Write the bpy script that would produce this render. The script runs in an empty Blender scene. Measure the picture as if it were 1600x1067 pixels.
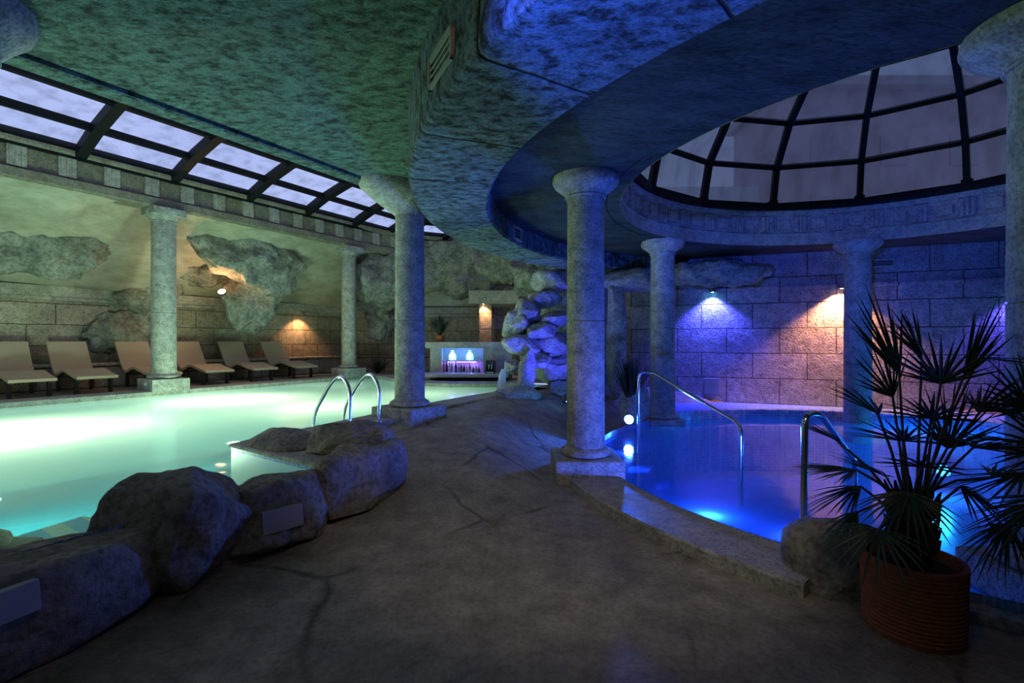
import bpy, bmesh, math, random
from mathutils import Vector, Matrix, noise
from mathutils.geometry import delaunay_2d_cdt
S = bpy.context.scene
COL = S.collection
random.seed(7)

# ------------------------------------------------------------------ camera, world, exposure
F = 760.0                                   # focal length in pixels of the 1600 px wide frame
cam_d = bpy.data.cameras.new('camera'); cam = bpy.data.objects.new('camera', cam_d); COL.objects.link(cam)
cam_d.sensor_width = 36.0; cam_d.lens = F / 1600 * 36; cam_d.clip_start = .05; cam_d.clip_end = 300
cam.location = (0, 0, 1.5); cam.rotation_euler = (math.pi / 2, 0, 0)
S.camera = cam
S.view_settings.view_transform = 'Standard'; S.view_settings.look = 'None'
S.view_settings.exposure = 0.0; S.view_settings.gamma = 1.0; S.view_settings.use_curve_mapping = False
S.cycles.use_denoising = True
S.cycles.max_bounces = 8; S.cycles.diffuse_bounces = 4; S.cycles.glossy_bounces = 4
S.cycles.transmission_bounces = 6; S.cycles.transparent_max_bounces = 12
S.cycles.sample_clamp_indirect = 4.0
S.cycles.caustics_reflective = False; S.cycles.caustics_refractive = False

w = bpy.data.worlds.new('dusk_sky'); S.world = w; w.use_nodes = True
nt = w.node_tree; nt.nodes.clear()
o_ = nt.nodes.new('ShaderNodeOutputWorld'); bg = nt.nodes.new('ShaderNodeBackground')
tc = nt.nodes.new('ShaderNodeTexCoord'); nz = nt.nodes.new('ShaderNodeTexNoise'); rp = nt.nodes.new('ShaderNodeValToRGB')
nz.inputs['Scale'].default_value = 2.2; nz.inputs['Detail'].default_value = 5
rp.color_ramp.elements[0].position = .3; rp.color_ramp.elements[0].color = (.33, .41, .74, 1)
rp.color_ramp.elements[1].position = .75; rp.color_ramp.elements[1].color = (.48, .56, .90, 1)
nt.links.new(tc.outputs['Generated'], nz.inputs['Vector']); nt.links.new(nz.outputs['Fac'], rp.inputs['Fac'])
nt.links.new(rp.outputs['Color'], bg.inputs['Color']); nt.links.new(bg.outputs[0], o_.inputs[0])
bg.inputs['Strength'].default_value = 1.15

P = dict(pool=240.0, pool_col=(.86, 1.0, .68), ring=60.0, ring_col=(.02, .10, 1.0), warm=(1.0, .50, .22))

# ------------------------------------------------------------------ geometry constants (metres; x right, y away, z up)
O = Vector((4.8, 5.72, 0))                  # centre of the round pool and its dome
ND = Vector((.849, -.528, 0)); DD = Vector((.528, .849, 0))   # across / along the long pool
WZ, TZ = .40, .47                           # water level and terrace level of the long pool
RZ = .03                                    # water level of the round pool

def W(px, py, y):
    return Vector(((px - 800) / F * y, y, 1.5 + (533.5 - py) / F * y))
def G(px, py, z):
    return W(px, py, (1.5 - z) * F / (py - 533.5))
def L(off, s):                              # point in the long pool's frame: off across (along ND), s along DD
    return ND * off + DD * s
def sstep(a, b, x):
    t = max(0, min(1, (x - a) / (b - a))); return t * t * (3 - 2 * t)

# ------------------------------------------------------------------ materials
def nodes(name):
    m = bpy.data.materials.new(name); m.use_nodes = True; m.node_tree.nodes.clear(); return m, m.node_tree
def N(nt, kind, **kw):
    n = nt.nodes.new('ShaderNode' + kind)
    for k, v in kw.items():
        if k in n.inputs: n.inputs[k].default_value = v
        else: setattr(n, k, v)
    return n
def ramp(nt, src, stops):
    r = N(nt, 'ValToRGB'); e = r.color_ramp.elements
    while len(e) < len(stops): e.new(.5)
    for i, (p, c) in enumerate(stops):
        e[i].position = p; e[i].color = (*c, 1) if len(c) == 3 else c
    nt.links.new(src, r.inputs['Fac']); return r.outputs['Color']
def mixc(nt, a, b, f, mode='MULTIPLY'):
    n = N(nt, 'Mix', data_type='RGBA', blend_type=mode)
    for s, v in ((6, a), (7, b)):
        if isinstance(v, tuple): n.inputs[s].default_value = (*v, 1)
        else: nt.links.new(v, n.inputs[s])
    if isinstance(f, float): n.inputs[0].default_value = f
    else: nt.links.new(f, n.inputs[0])
    return n.outputs[2]
def stone(name, dark, light, scale=6., bump=.5, rough=.85, blocks=None, pits=True, spec=.25, cracks=0., stretch=None, fine=1., radial=0., lo=.33, hi=.62, pit=.75):
    """weathered cast stone; blocks = (direction, block length, course height, z offset) adds masonry joints"""
    m, nt = nodes(name); lk = nt.links.new
    tc = N(nt, 'TexCoord'); vec = tc.outputs['Object']
    if stretch:
        mp = N(nt, 'Mapping'); mp.inputs['Scale'].default_value = stretch[0]; mp.inputs['Rotation'].default_value = (0, 0, stretch[1])
        lk(vec, mp.inputs['Vector']); tv = mp.outputs['Vector']
    else: tv = vec
    n1 = N(nt, 'TexNoise', Scale=scale, Detail=9., Roughness=.68); lk(tv, n1.inputs['Vector'])
    n2 = N(nt, 'TexNoise', Scale=scale * .22, Detail=4.); lk(tv, n2.inputs['Vector'])
    c = ramp(nt, n1.outputs['Fac'], [(lo, dark), (hi, light)])
    big = ramp(nt, n2.outputs['Fac'], [(.3, (.62, .62, .60)), (.7, (1, 1, 1))])
    c = mixc(nt, c, big, .8)
    h = n1.outputs['Fac']
    if pits:
        v = N(nt, 'TexVoronoi', Scale=scale * 4.5 * fine); lk(tv, v.inputs['Vector'])
        n3 = N(nt, 'TexNoise', Scale=scale * 5. * fine, Detail=3.); lk(tv, n3.inputs['Vector'])
        pc_ = ramp(nt, n3.outputs['Fac'], [(.40, (.55, .54, .50)), (.52, (1, 1, 1))])
        c = mixc(nt, c, pc_, pit)
        ad = N(nt, 'Math', operation='MULTIPLY_ADD'); lk(n3.outputs['Fac'], ad.inputs[0]); ad.inputs[1].default_value = .5; lk(h, ad.inputs[2]); h = ad.outputs[0]
    if cracks:
        vw = N(nt, 'TexNoise', Scale=1.6, Detail=5.); lk(vec, vw.inputs['Vector'])
        wv = mixc(nt, vec, vw.outputs['Color'], .22, 'ADD')
        vo = N(nt, 'TexVoronoi', feature='DISTANCE_TO_EDGE', Scale=cracks); lk(wv, vo.inputs['Vector'])
        cr = ramp(nt, vo.outputs['Distance'], [(.0, (.35, .34, .32)), (.022, (1, 1, 1))])
        gate = N(nt, 'TexNoise', Scale=.9, Detail=2.); lk(vec, gate.inputs['Vector'])
        gt = ramp(nt, gate.outputs['Fac'], [(.47, (0, 0, 0)), (.56, (1, 1, 1))])
        c = mixc(nt, c, cr, gt)
        cb = mixc(nt, (1., 1., 1.), cr, gt)
        ad = N(nt, 'Math', operation='MULTIPLY_ADD'); lk(cb, ad.inputs[0]); ad.inputs[1].default_value = .8; lk(h, ad.inputs[2]); h = ad.outputs[0]
    if blocks:
        d, bl, bh, z0 = blocks
        dt = N(nt, 'VectorMath', operation='DOT_PRODUCT'); lk(vec, dt.inputs[0]); dt.inputs[1].default_value = d
        sx = N(nt, 'SeparateXYZ'); lk(vec, sx.inputs[0])
        zz = N(nt, 'Math', operation='SUBTRACT'); lk(sx.outputs['Z'], zz.inputs[0]); zz.inputs[1].default_value = z0
        cx = N(nt, 'CombineXYZ'); lk(dt.outputs['Value'], cx.inputs[0]); lk(zz.outputs[0], cx.inputs[1])
        wob = N(nt, 'TexNoise', Scale=2.5, Detail=2.); lk(vec, wob.inputs['Vector'])
        bv = mixc(nt, cx.outputs[0], wob.outputs['Color'], .025, 'ADD')
        br = N(nt, 'TexBrick'); lk(bv, br.inputs['Vector'])
        br.inputs['Scale'].default_value = 1.; br.inputs['Mortar Size'].default_value = .011; br.inputs['Mortar Smooth'].default_value = .3
        br.inputs['Brick Width'].default_value = bl; br.inputs['Row Height'].default_value = bh; br.inputs['Bias'].default_value = 0
        br.inputs['Color1'].default_value = (1, 1, 1, 1); br.inputs['Color2'].default_value = (.76, .75, .73, 1); br.inputs['Mortar'].default_value = (.26, .24, .22, 1)
        c = mixc(nt, c, br.outputs['Color'], 1.)
        ad = N(nt, 'Math', operation='MULTIPLY_ADD'); lk(br.outputs['Fac'], ad.inputs[0]); ad.inputs[1].default_value = -1.3; lk(h, ad.inputs[2]); h = ad.outputs[0]
    if radial:                              # plaster panel joints radiating from the centre of the dome
        jw = N(nt, 'TexNoise', Scale=1.3, Detail=3.); lk(vec, jw.inputs['Vector'])
        jv = mixc(nt, vec, jw.outputs['Color'], .12, 'ADD')
        sj = N(nt, 'SeparateXYZ'); lk(jv, sj.inputs[0])
        ax = N(nt, 'Math', operation='SUBTRACT'); lk(sj.outputs['X'], ax.inputs[0]); ax.inputs[1].default_value = O.x + .06
        ay = N(nt, 'Math', operation='SUBTRACT'); lk(sj.outputs['Y'], ay.inputs[0]); ay.inputs[1].default_value = O.y + .06
        at = N(nt, 'Math', operation='ARCTAN2'); lk(ay.outputs[0], at.inputs[0]); lk(ax.outputs[0], at.inputs[1])
        ml = N(nt, 'Math', operation='MULTIPLY_ADD'); lk(at.outputs[0], ml.inputs[0]); ml.inputs[1].default_value = 1 / radial; ml.inputs[2].default_value = 50. + .5 + math.radians(147.8) / radial
        fc = N(nt, 'Math', operation='FRACT'); lk(ml.outputs[0], fc.inputs[0])
        ab = N(nt, 'Math', operation='SUBTRACT'); lk(fc.outputs[0], ab.inputs[0]); ab.inputs[1].default_value = .5
        ab2 = N(nt, 'Math', operation='ABSOLUTE'); lk(ab.outputs[0], ab2.inputs[0])
        jc = ramp(nt, ab2.outputs[0], [(.006, (.05, .05, .05)), (.013, (1, 1, 1))])
        c = mixc(nt, c, jc, 1.)
        ad = N(nt, 'Math', operation='MULTIPLY_ADD'); lk(jc, ad.inputs[0]); ad.inputs[1].default_value = 1.; lk(h, ad.inputs[2]); h = ad.outputs[0]
    b = N(nt, 'BsdfPrincipled'); lk(c, b.inputs['Base Color'])
    b.inputs['Specular IOR Level'].default_value = spec
    rr = ramp(nt, n2.outputs['Fac'], [(.3, (rough * .75,) * 3), (.7, (min(1, rough * 1.1),) * 3)]); lk(rr, b.inputs['Roughness'])
    bu = N(nt, 'Bump', Strength=bump, Distance=.05); lk(h, bu.inputs['Height']); lk(bu.outputs['Normal'], b.inputs['Normal'])
    o = N(nt, 'OutputMaterial'); lk(b.outputs[0], o.inputs[0]); return m
def plain(name, col, rough=.6, metal=0., bump=0., bscale=30., emit=None, es=0., spec=.5, var=.0):
    m, nt = nodes(name); lk = nt.links.new
    b = N(nt, 'BsdfPrincipled', Roughness=rough, Metallic=metal); b.inputs['Base Color'].default_value = (*col, 1)
    b.inputs['Specular IOR Level'].default_value = spec
    tc = N(nt, 'TexCoord'); n = N(nt, 'TexNoise', Scale=bscale, Detail=4.); lk(tc.outputs['Object'], n.inputs['Vector'])
    if var: lk(ramp(nt, n.outputs['Fac'], [(.3, tuple(v * (1 - var) for v in col)), (.7, col)]), b.inputs['Base Color'])
    if bump:
        bu = N(nt, 'Bump', Strength=bump, Distance=.02); lk(n.outputs['Fac'], bu.inputs['Height']); lk(bu.outputs['Normal'], b.inputs['Normal'])
    if emit: b.inputs['Emission Color'].default_value = (*emit, 1); b.inputs['Emission Strength'].default_value = es
    o = N(nt, 'OutputMaterial'); lk(b.outputs[0], o.inputs[0]); return m
def water(name, tint, milk, milkcol, bump=.08, scale=3., milk2=None):
    m, nt = nodes(name); lk = nt.links.new
    tr = N(nt, 'BsdfTransparent'); tr.inputs[0].default_value = (*tint, 1)
    tl = N(nt, 'BsdfTranslucent'); tl.inputs[0].default_value = (*milkcol, 1)
    gl = N(nt, 'BsdfGlossy', Roughness=.06); gl.inputs[0].default_value = (1, 1, 1, 1)
    tc = N(nt, 'TexCoord'); n = N(nt, 'TexNoise', Scale=scale, Detail=3.); lk(tc.outputs['Object'], n.inputs['Vector'])
    bu = N(nt, 'Bump', Strength=bump, Distance=.1); lk(n.outputs['Fac'], bu.inputs['Height']); lk(bu.outputs['Normal'], gl.inputs['Normal'])
    m1 = N(nt, 'MixShader'); m1.inputs[0].default_value = milk; lk(tr.outputs[0], m1.inputs[1]); lk(tl.outputs[0], m1.inputs[2])
    if milk2:                               # turbid water: the longer the slanting path through it, the less of the floor shows
        lw = N(nt, 'LayerWeight', Blend=.5); mr = N(nt, 'MapRange'); lk(lw.outputs['Facing'], mr.inputs[0])
        mr.inputs[1].default_value = .725; mr.inputs[2].default_value = .81; mr.inputs[3].default_value = milk; mr.inputs[4].default_value = milk2; lk(mr.outputs[0], m1.inputs[0])
    fr = N(nt, 'Fresnel', IOR=1.33)
    m2 = N(nt, 'MixShader'); lk(fr.outputs[0], m2.inputs[0]); lk(m1.outputs[0], m2.inputs[1]); lk(gl.outputs[0], m2.inputs[2])
    o = N(nt, 'OutputMaterial'); lk(m2.outputs[0], o.inputs[0]); return m
def glass(name, clear, dirt, amount):
    m, nt = nodes(name); lk = nt.links.new
    tc = N(nt, 'TexCoord'); mp = N(nt, 'Mapping'); mp.inputs['Scale'].default_value = (3., 3., .7); lk(tc.outputs['Object'], mp.inputs[0])
    n = N(nt, 'TexNoise', Scale=1.3, Detail=3., Roughness=.5); lk(mp.outputs[0], n.inputs['Vector'])
    lo = tuple(c * dirt for c in clear)
    tr = N(nt, 'BsdfTransparent'); lk(ramp(nt, n.outputs['Fac'], [(.32, lo), (.55, clear)]), tr.inputs[0])
    df = N(nt, 'BsdfTranslucent'); df.inputs[0].default_value = (.5, .5, .55, 1)
    m1 = N(nt, 'MixShader'); m1.inputs[0].default_value = amount; lk(tr.outputs[0], m1.inputs[1]); lk(df.outputs[0], m1.inputs[2])
    gl = N(nt, 'BsdfGlossy', Roughness=.3); fr = N(nt, 'Fresnel', IOR=1.2)
    fm_ = N(nt, 'Math', operation='MINIMUM'); lk(fr.outputs[0], fm_.inputs[0]); fm_.inputs[1].default_value = .012
    m2 = N(nt, 'MixShader'); lk(fm_.outputs[0], m2.inputs[0]); lk(m1.outputs[0], m2.inputs[1]); lk(gl.outputs[0], m2.inputs[2])
    o = N(nt, 'OutputMaterial'); lk(m2.outputs[0], o.inputs[0]); return m
def tiles(name, c1, c2, grout, size, rough=.25):
    m, nt = nodes(name); lk = nt.links.new
    tc = N(nt, 'TexCoord'); sp = N(nt, 'SeparateXYZ'); lk(tc.outputs['Object'], sp.inputs[0])
    # mosaic cells on any face: 3-D voronoi on a lattice
    v = N(nt, 'TexVoronoi', Scale=1 / size, Randomness=0., distance='CHEBYCHEV'); lk(tc.outputs['Object'], v.inputs['Vector'])
    g = ramp(nt, v.outputs['Distance'], [(.40, (0, 0, 0)), (.47, (1, 1, 1))])
    wn = N(nt, 'TexWhiteNoise'); lk(v.outputs['Position'], wn.inputs['Vector'])
    c = mixc(nt, c1, c2, wn.outputs['Value'], 'MIX'); c = mixc(nt, c, grout, g, 'MIX')
    b = N(nt, 'BsdfPrincipled', Roughness=rough); lk(c, b.inputs['Base Color'])
    o = N(nt, 'OutputMaterial'); lk(b.outputs[0], o.inputs[0]); return m
def stripes(name, d, period, ca, cb, phase=0.):
    m, nt = nodes(name); lk = nt.links.new
    tc = N(nt, 'TexCoord'); dt = N(nt, 'VectorMath', operation='DOT_PRODUCT'); lk(tc.outputs['Object'], dt.inputs[0]); dt.inputs[1].default_value = d
    a = N(nt, 'Math', operation='MULTIPLY_ADD'); lk(dt.outputs['Value'], a.inputs[0]); a.inputs[1].default_value = 1 / period; a.inputs[2].default_value = phase
    f = N(nt, 'Math', operation='FRACT'); lk(a.outputs[0], f.inputs[0]); g = N(nt, 'Math', operation='GREATER_THAN'); lk(f.outputs[0], g.inputs[0]); g.inputs[1].default_value = .5
    b = N(nt, 'BsdfPrincipled', Roughness=.3); lk(mixc(nt, ca, cb, g.outputs[0], 'MIX'), b.inputs['Base Color'])
    o = N(nt, 'OutputMaterial'); lk(b.outputs[0], o.inputs[0]); return m

WALL_D = Vector((5.14, -2.01, 0)).normalized()
M = {}
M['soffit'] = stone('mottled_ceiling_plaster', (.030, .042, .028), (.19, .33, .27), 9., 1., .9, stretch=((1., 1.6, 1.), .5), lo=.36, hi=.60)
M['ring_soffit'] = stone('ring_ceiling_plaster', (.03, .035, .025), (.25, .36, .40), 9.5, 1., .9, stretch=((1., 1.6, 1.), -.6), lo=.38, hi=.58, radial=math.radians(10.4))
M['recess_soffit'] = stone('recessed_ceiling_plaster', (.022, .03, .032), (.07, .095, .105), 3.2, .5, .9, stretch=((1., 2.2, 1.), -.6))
M['column'] = stone('pitted_column_stone', (.30, .29, .25), (.60, .57, .49), 9., .5, .85)
M['frieze'] = stone('frieze_stone', (.34, .31, .25), (.58, .52, .42), 8., .4, .85)
M['metope'] = stone('frieze_panel_stone', (.22, .19, .13), (.36, .31, .22), 8., .4, .85)
M['vault'] = stone('vault_plaster', (.36, .33, .23), (.54, .49, .36), 2.4, .6, .9, pits=False, stretch=((1., 1., 3.), .55))
M['rock'] = stone('cave_rock', (.16, .16, .12), (.44, .42, .34), 3.0, 1., .9)
M['boulder'] = stone('boulder_rock', (.20, .175, .14), (.44, .39, .32), 4.5, 1., .9)
M['fall_rock'] = stone('waterfall_rock', (.30, .30, .28), (.60, .59, .56), 5., .8, .85)
M['floor'] = stone('stamped_concrete_floor', (.20, .17, .13), (.48, .415, .33), 4.5, .5, .60, cracks=.75, spec=.35, pit=.45, fine=1.3, lo=.30, hi=.66)
M['coping'] = stone('coping_stone', (.34, .31, .26), (.58, .54, .46), 9., .35, .7)
M['block_left'] = stone('left_block_masonry', (.38, .32, .23), (.62, .54, .41), 7., .6, .85, blocks=((DD.x, DD.y, 0), .95, .465, .49))
M['block_back'] = stone('back_block_masonry', (.38, .32, .23), (.62, .54, .41), 7., .6, .85, blocks=((1, 0, 0), .95, .465, .49))
M['block_ring'] = stone('ring_block_masonry', (.34, .31, .30), (.62, .58, .55), 6., .9, .85, blocks=(tuple(WALL_D), 1.0, .525, .215))
M['frame'] = plain('black_skylight_metal', (.008, .008, .009), .6, spec=.15)
M['skyglass'] = glass('streaked_skylight_glass', (.97, .98, 1.0), .72, .03)
M['domeglass'] = glass('dusty_dimmed_dome_glass', (.16, .185, .225), .75, .03)  # tint darkened to dim the sky behind; dust streaks on top
M['pooltile'] = tiles('turquoise_pool_tile', (.02, .27, .42), (.05, .38, .52), (.2, .5, .55), .05)
M['poolfloor'] = plain('pale_pool_floor', (.03, .36, .52), .5)
M['bluetile'] = tiles('blue_mosaic_tile', (.08, .20, .62), (.20, .40, .80), (.45, .5, .7), .055)
M['water'] = water('glowing_pool_water', (.72, 1., .98), .20, (.86, 1., .83), milk2=.78)
M['ringwater'] = water('blue_pool_water', (.55, .75, 1.), .42, (.22, .5, 1.), .05)
M['steel'] = plain('polished_steel', (.72, .72, .74), .18, 1.)
M['fabric'] = plain('taupe_lounger_fabric', (.52, .40, .27), .9, 0, .3, 60)
M['wood'] = plain('dark_lounger_wood', (.035, .022, .015), .5)
M['terra'] = plain('terracotta', (.36, .09, .03), .75, 0, .2, 40, var=.35)
M['soil'] = plain('dark_soil', (.02, .015, .01), 1., 0, .8, 60)
M['leaf'] = plain('palm_leaf_green', (.035, .075, .035), .45, var=.4, bscale=9.)
M['leaf_dark'] = plain('dark_spiky_leaf', (.014, .026, .014), .6)
M['stalk'] = plain('palm_stalk', (.07, .075, .035), .6)
M['trunk'] = plain('fibrous_palm_trunk', (.045, .03, .018), 1., 0, 1., 40, var=.5)
M['plaque'] = plain('grey_plaque', (.34, .34, .34), .5)
M['black'] = plain('black_plastic', (.01, .01, .012), .4)
M['vent'] = plain('vent_paint', (.33, .32, .26), .6)
M['dark'] = plain('dark_void', (.006, .006, .007), .9)
M['lamp_white'] = plain('lit_pool_lens', (.8, .8, .8), .4, emit=(.8, 1., .8), es=14.)
M['lamp_blue'] = plain('lit_blue_lens', (.2, .4, .8), .4, emit=(.10, .55, 1.), es=60.)
M['lamp_dim'] = plain('lit_underwater_lens', (.2, .4, .8), .4, emit=(.10, .45, 1.), es=5.)
M['lamp_warm'] = plain('lit_warm_lens', (.9, .7, .5), .4, emit=(1., .55, .25), es=40.)
M['housing'] = plain('lamp_housing', (.16, .15, .14), .5, .6)
M['counter'] = plain('smooth_white_counter', (.55, .52, .55), .35, var=.2, bscale=5)
M['barwall'] = stone('bar_plaster', (.40, .36, .30), (.62, .58, .50), 8., .4, .8)
M['jet'] = None

# ------------------------------------------------------------------ mesh helpers
class MB:
    def __init__(s): s.v = []; s.f = []; s.mi = []
    def add(s, vs, fs, mi=0):
        k = len(s.v); s.v += [tuple(p) for p in vs]; s.f += [tuple(i + k for i in f) for f in fs]; s.mi += [mi] * len(fs); return s
    def box(s, c, size, rot=None, mi=0, taper=1.):
        c = Vector(c); hx, hy, hz = (a / 2 for a in size); vs = []
        for z in (-1, 1):
            t = taper if z > 0 else 1
            for x, y in ((-1, -1), (1, -1), (1, 1), (-1, 1)):
                p = Vector((x * hx * t, y * hy * t, z * hz))
                if rot is not None: p = rot @ p
                vs.append(c + p)
        return s.add(vs, [(3, 2, 1, 0), (4, 5, 6, 7), (0, 1, 5, 4), (1, 2, 6, 5), (2, 3, 7, 6), (3, 0, 4, 7)], mi)
    def tube(s, pts, r, n=10, mi=0, cap=True):
        pts = [Vector(p) for p in pts]; rs = r if isinstance(r, (list, tuple)) else [r] * len(pts)
        rings = []; up = None
        for i, p in enumerate(pts):
            t = (pts[min(i + 1, len(pts) - 1)] - pts[max(i - 1, 0)]).normalized()
            if up is None:
                up = t.orthogonal().normalized()
            else:
                up = (up - t * up.dot(t)); up = up.normalized() if up.length > 1e-6 else t.orthogonal().normalized()
            b = t.cross(up)
            rings.append([p + (up * math.cos(a) + b * math.sin(a)) * rs[i] for a in (2 * math.pi * k / n for k in range(n))])
        vs = [p for rg in rings for p in rg]; fs = []
        for i in range(len(pts) - 1):
            for k in range(n):
                fs.append((i * n + k, i * n + (k + 1) % n, (i + 1) * n + (k + 1) % n, (i + 1) * n + k))
        if cap:
            fs.append(tuple(reversed(range(n)))); fs.append(tuple((len(pts) - 1) * n + k for k in range(n)))
        return s.add(vs, fs, mi)
    def lathe(s, prof, c=(0, 0, 0), n=32, a0=0., a1=2 * math.pi, mi=0, rfun=None):
        full = abs(a1 - a0 - 2 * math.pi) < 1e-6; m = n if full else n + 1
        vs = []; fs = []; c = Vector(c)
        for k in range(m):
            a = a0 + (a1 - a0) * k / n
            for r, z in prof:
                vs.append(c + Vector((r * math.cos(a), r * math.sin(a), z)))
        q = len(prof)
        for k in range(n):
            k2 = (k + 1) % m
            for i in range(q - 1):
                fs.append((k * q + i, k2 * q + i, k2 * q + i + 1, k * q + i + 1))
        return s.add(vs, fs, mi)
    def sweep(s, path, prof, mi=0, closed=False):
        """profile (offset to the right of travel, z) along a plan path"""
        path = [Vector((p[0], p[1], 0)) for p in path]; n = len(path); vs = []; fs = []; q = len(prof)
        for i, p in enumerate(path):
            a = path[(i - 1) % n] if (closed or i > 0) else None; b = path[(i + 1) % n] if (closed or i < n - 1) else None
            d1 = (p - a).normalized() if a else None; d2 = (b - p).normalized() if b else None
            d1 = d1 or d2; d2 = d2 or d1
            n1 = Vector((d1.y, -d1.x, 0)); n2 = Vector((d2.y, -d2.x, 0)); nn = (n1 + n2).normalized(); k = 1 / max(.4, nn.dot(n1))
            for o, z in prof: vs.append(p + nn * (o * k) + Vector((0, 0, z)))
        for i in range(n if closed else n - 1):
            j = (i + 1) % n
            for t in range(q - 1): fs.append((i * q + t, j * q + t, j * q + t + 1, i * q + t + 1))
        return s.add(vs, fs, mi)
    def build(s, name, mats, parent=None, smooth=False, bevel=0., sub=0, angle=40):
        me = bpy.data.meshes.new(name); me.from_pydata(s.v, [], s.f); me.update()
        mats = mats if isinstance(mats, (list, tuple)) else [mats]
        for m in mats: me.materials.append(m)
        for p, i in zip(me.polygons, s.mi): p.material_index = i
        bm = bmesh.new(); bm.from_mesh(me); bmesh.ops.recalc_face_normals(bm, faces=bm.faces); bm.to_mesh(me); bm.free()
        o = bpy.data.objects.new(name, me); COL.objects.link(o)
        if parent: o.parent = parent
        if smooth:
            for p in me.polygons: p.use_smooth = True
            try: me.set_sharp_from_angle(angle=math.radians(angle))
            except Exception: pass
        if bevel:
            b = o.modifiers.new('bevel', 'BEVEL'); b.width = bevel; b.segments = 2; b.limit_method = 'ANGLE'
        if sub:
            b = o.modifiers.new('sub', 'SUBSURF'); b.levels = sub; b.render_levels = sub
        return o
def tag(o, label, cat, group=None, kind=None):
    o['label'] = label; o['category'] = cat
    if group: o['group'] = group
    if kind: o['kind'] = kind
    return o
def empty(name, loc=(0, 0, 0), rz=0.):
    o = bpy.data.objects.new(name, None); COL.objects.link(o); o.location = loc; o.rotation_euler = (0, 0, rz); o.empty_display_size = .1; return o
def struct(o, label=None, cat=None):
    o['kind'] = 'structure'
    if label: o['label'] = label; o['category'] = cat
    return o
def dup(root, loc, rz=0., label=None):
    r = root.copy(); COL.objects.link(r); r.location = loc; r.rotation_euler = (0, 0, rz)
    if label: r['label'] = label
    for ch in list(root.children):
        c = ch.copy(); COL.objects.link(c); c.parent = r
        for g in list(ch.children):
            d = g.copy(); COL.objects.link(d); d.parent = c
    return r
def light(name, kind, loc, energy, col, parent=None, size=.1, target=None, angle=60, blend=.6):
    d = bpy.data.lights.new(name, kind); d.energy = energy; d.color = col
    if kind in ('POINT', 'SPOT'): d.shadow_soft_size = size
    if kind == 'SPOT': d.spot_size = math.radians(angle); d.spot_blend = blend
    o = bpy.data.objects.new(name, d); COL.objects.link(o); o.location = loc
    if target is not None: o.rotation_euler = (Vector(target) - Vector(loc)).to_track_quat('-Z', 'Y').to_euler()
    if parent: o.parent = parent; o.matrix_parent_inverse = parent.matrix_world.inverted() if parent.matrix_world else Matrix()
    return o
def inside(p, poly):
    c = False; n = len(poly); x, y = p[0], p[1]
    for i in range(n):
        a, b = poly[i], poly[(i + 1) % n]
        if (a[1] > y) != (b[1] > y) and x < (b[0] - a[0]) * (y - a[1]) / (b[1] - a[1]) + a[0]: c = not c
    return c
def sheet(outer, holes, zfun, step=None):
    """triangulated plan region with holes; returns verts, faces"""
    vs = []; es = []
    def loop(pl):
        k = len(vs); n = len(pl)
        for p in pl: vs.append(Vector((p[0], p[1])))
        for i in range(n): es.append((k + i, k + (i + 1) % n))
    loop(outer)
    for h in holes: loop(h)
    if step:
        xs = [p[0] for p in outer]; ys = [p[1] for p in outer]; x = min(xs) + step / 2
        while x < max(xs):
            y = min(ys) + step / 2
            while y < max(ys):
                if inside((x, y), outer) and not any(inside((x, y), h) for h in holes): vs.append(Vector((x, y)))
                y += step
            x += step
    r = delaunay_2d_cdt(vs, es, [], 0, 1e-4)
    V, Fc = r[0], r[2]; out = []
    for f in Fc:
        c = sum((V[i] for i in f), Vector((0, 0))) / len(f)
        if inside(c, outer) and not any(inside(c, h) for h in holes): out.append(tuple(f))
    return [Vector((p.x, p.y, zfun(p.x, p.y))) for p in V], out
def circle(c, r, n=96, a0=0., a1=2 * math.pi):
    full = abs(a1 - a0 - 2 * math.pi) < 1e-6
    return [(c.x + r * math.cos(a0 + (a1 - a0) * k / n), c.y + r * math.sin(a0 + (a1 - a0) * k / n)) for k in range(n if full else n + 1)]
def fbm(p, s, oct=4):
    return noise.fractal(Vector(p) * s, 1., 2., oct, noise_basis='PERLIN_ORIGINAL')
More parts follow.
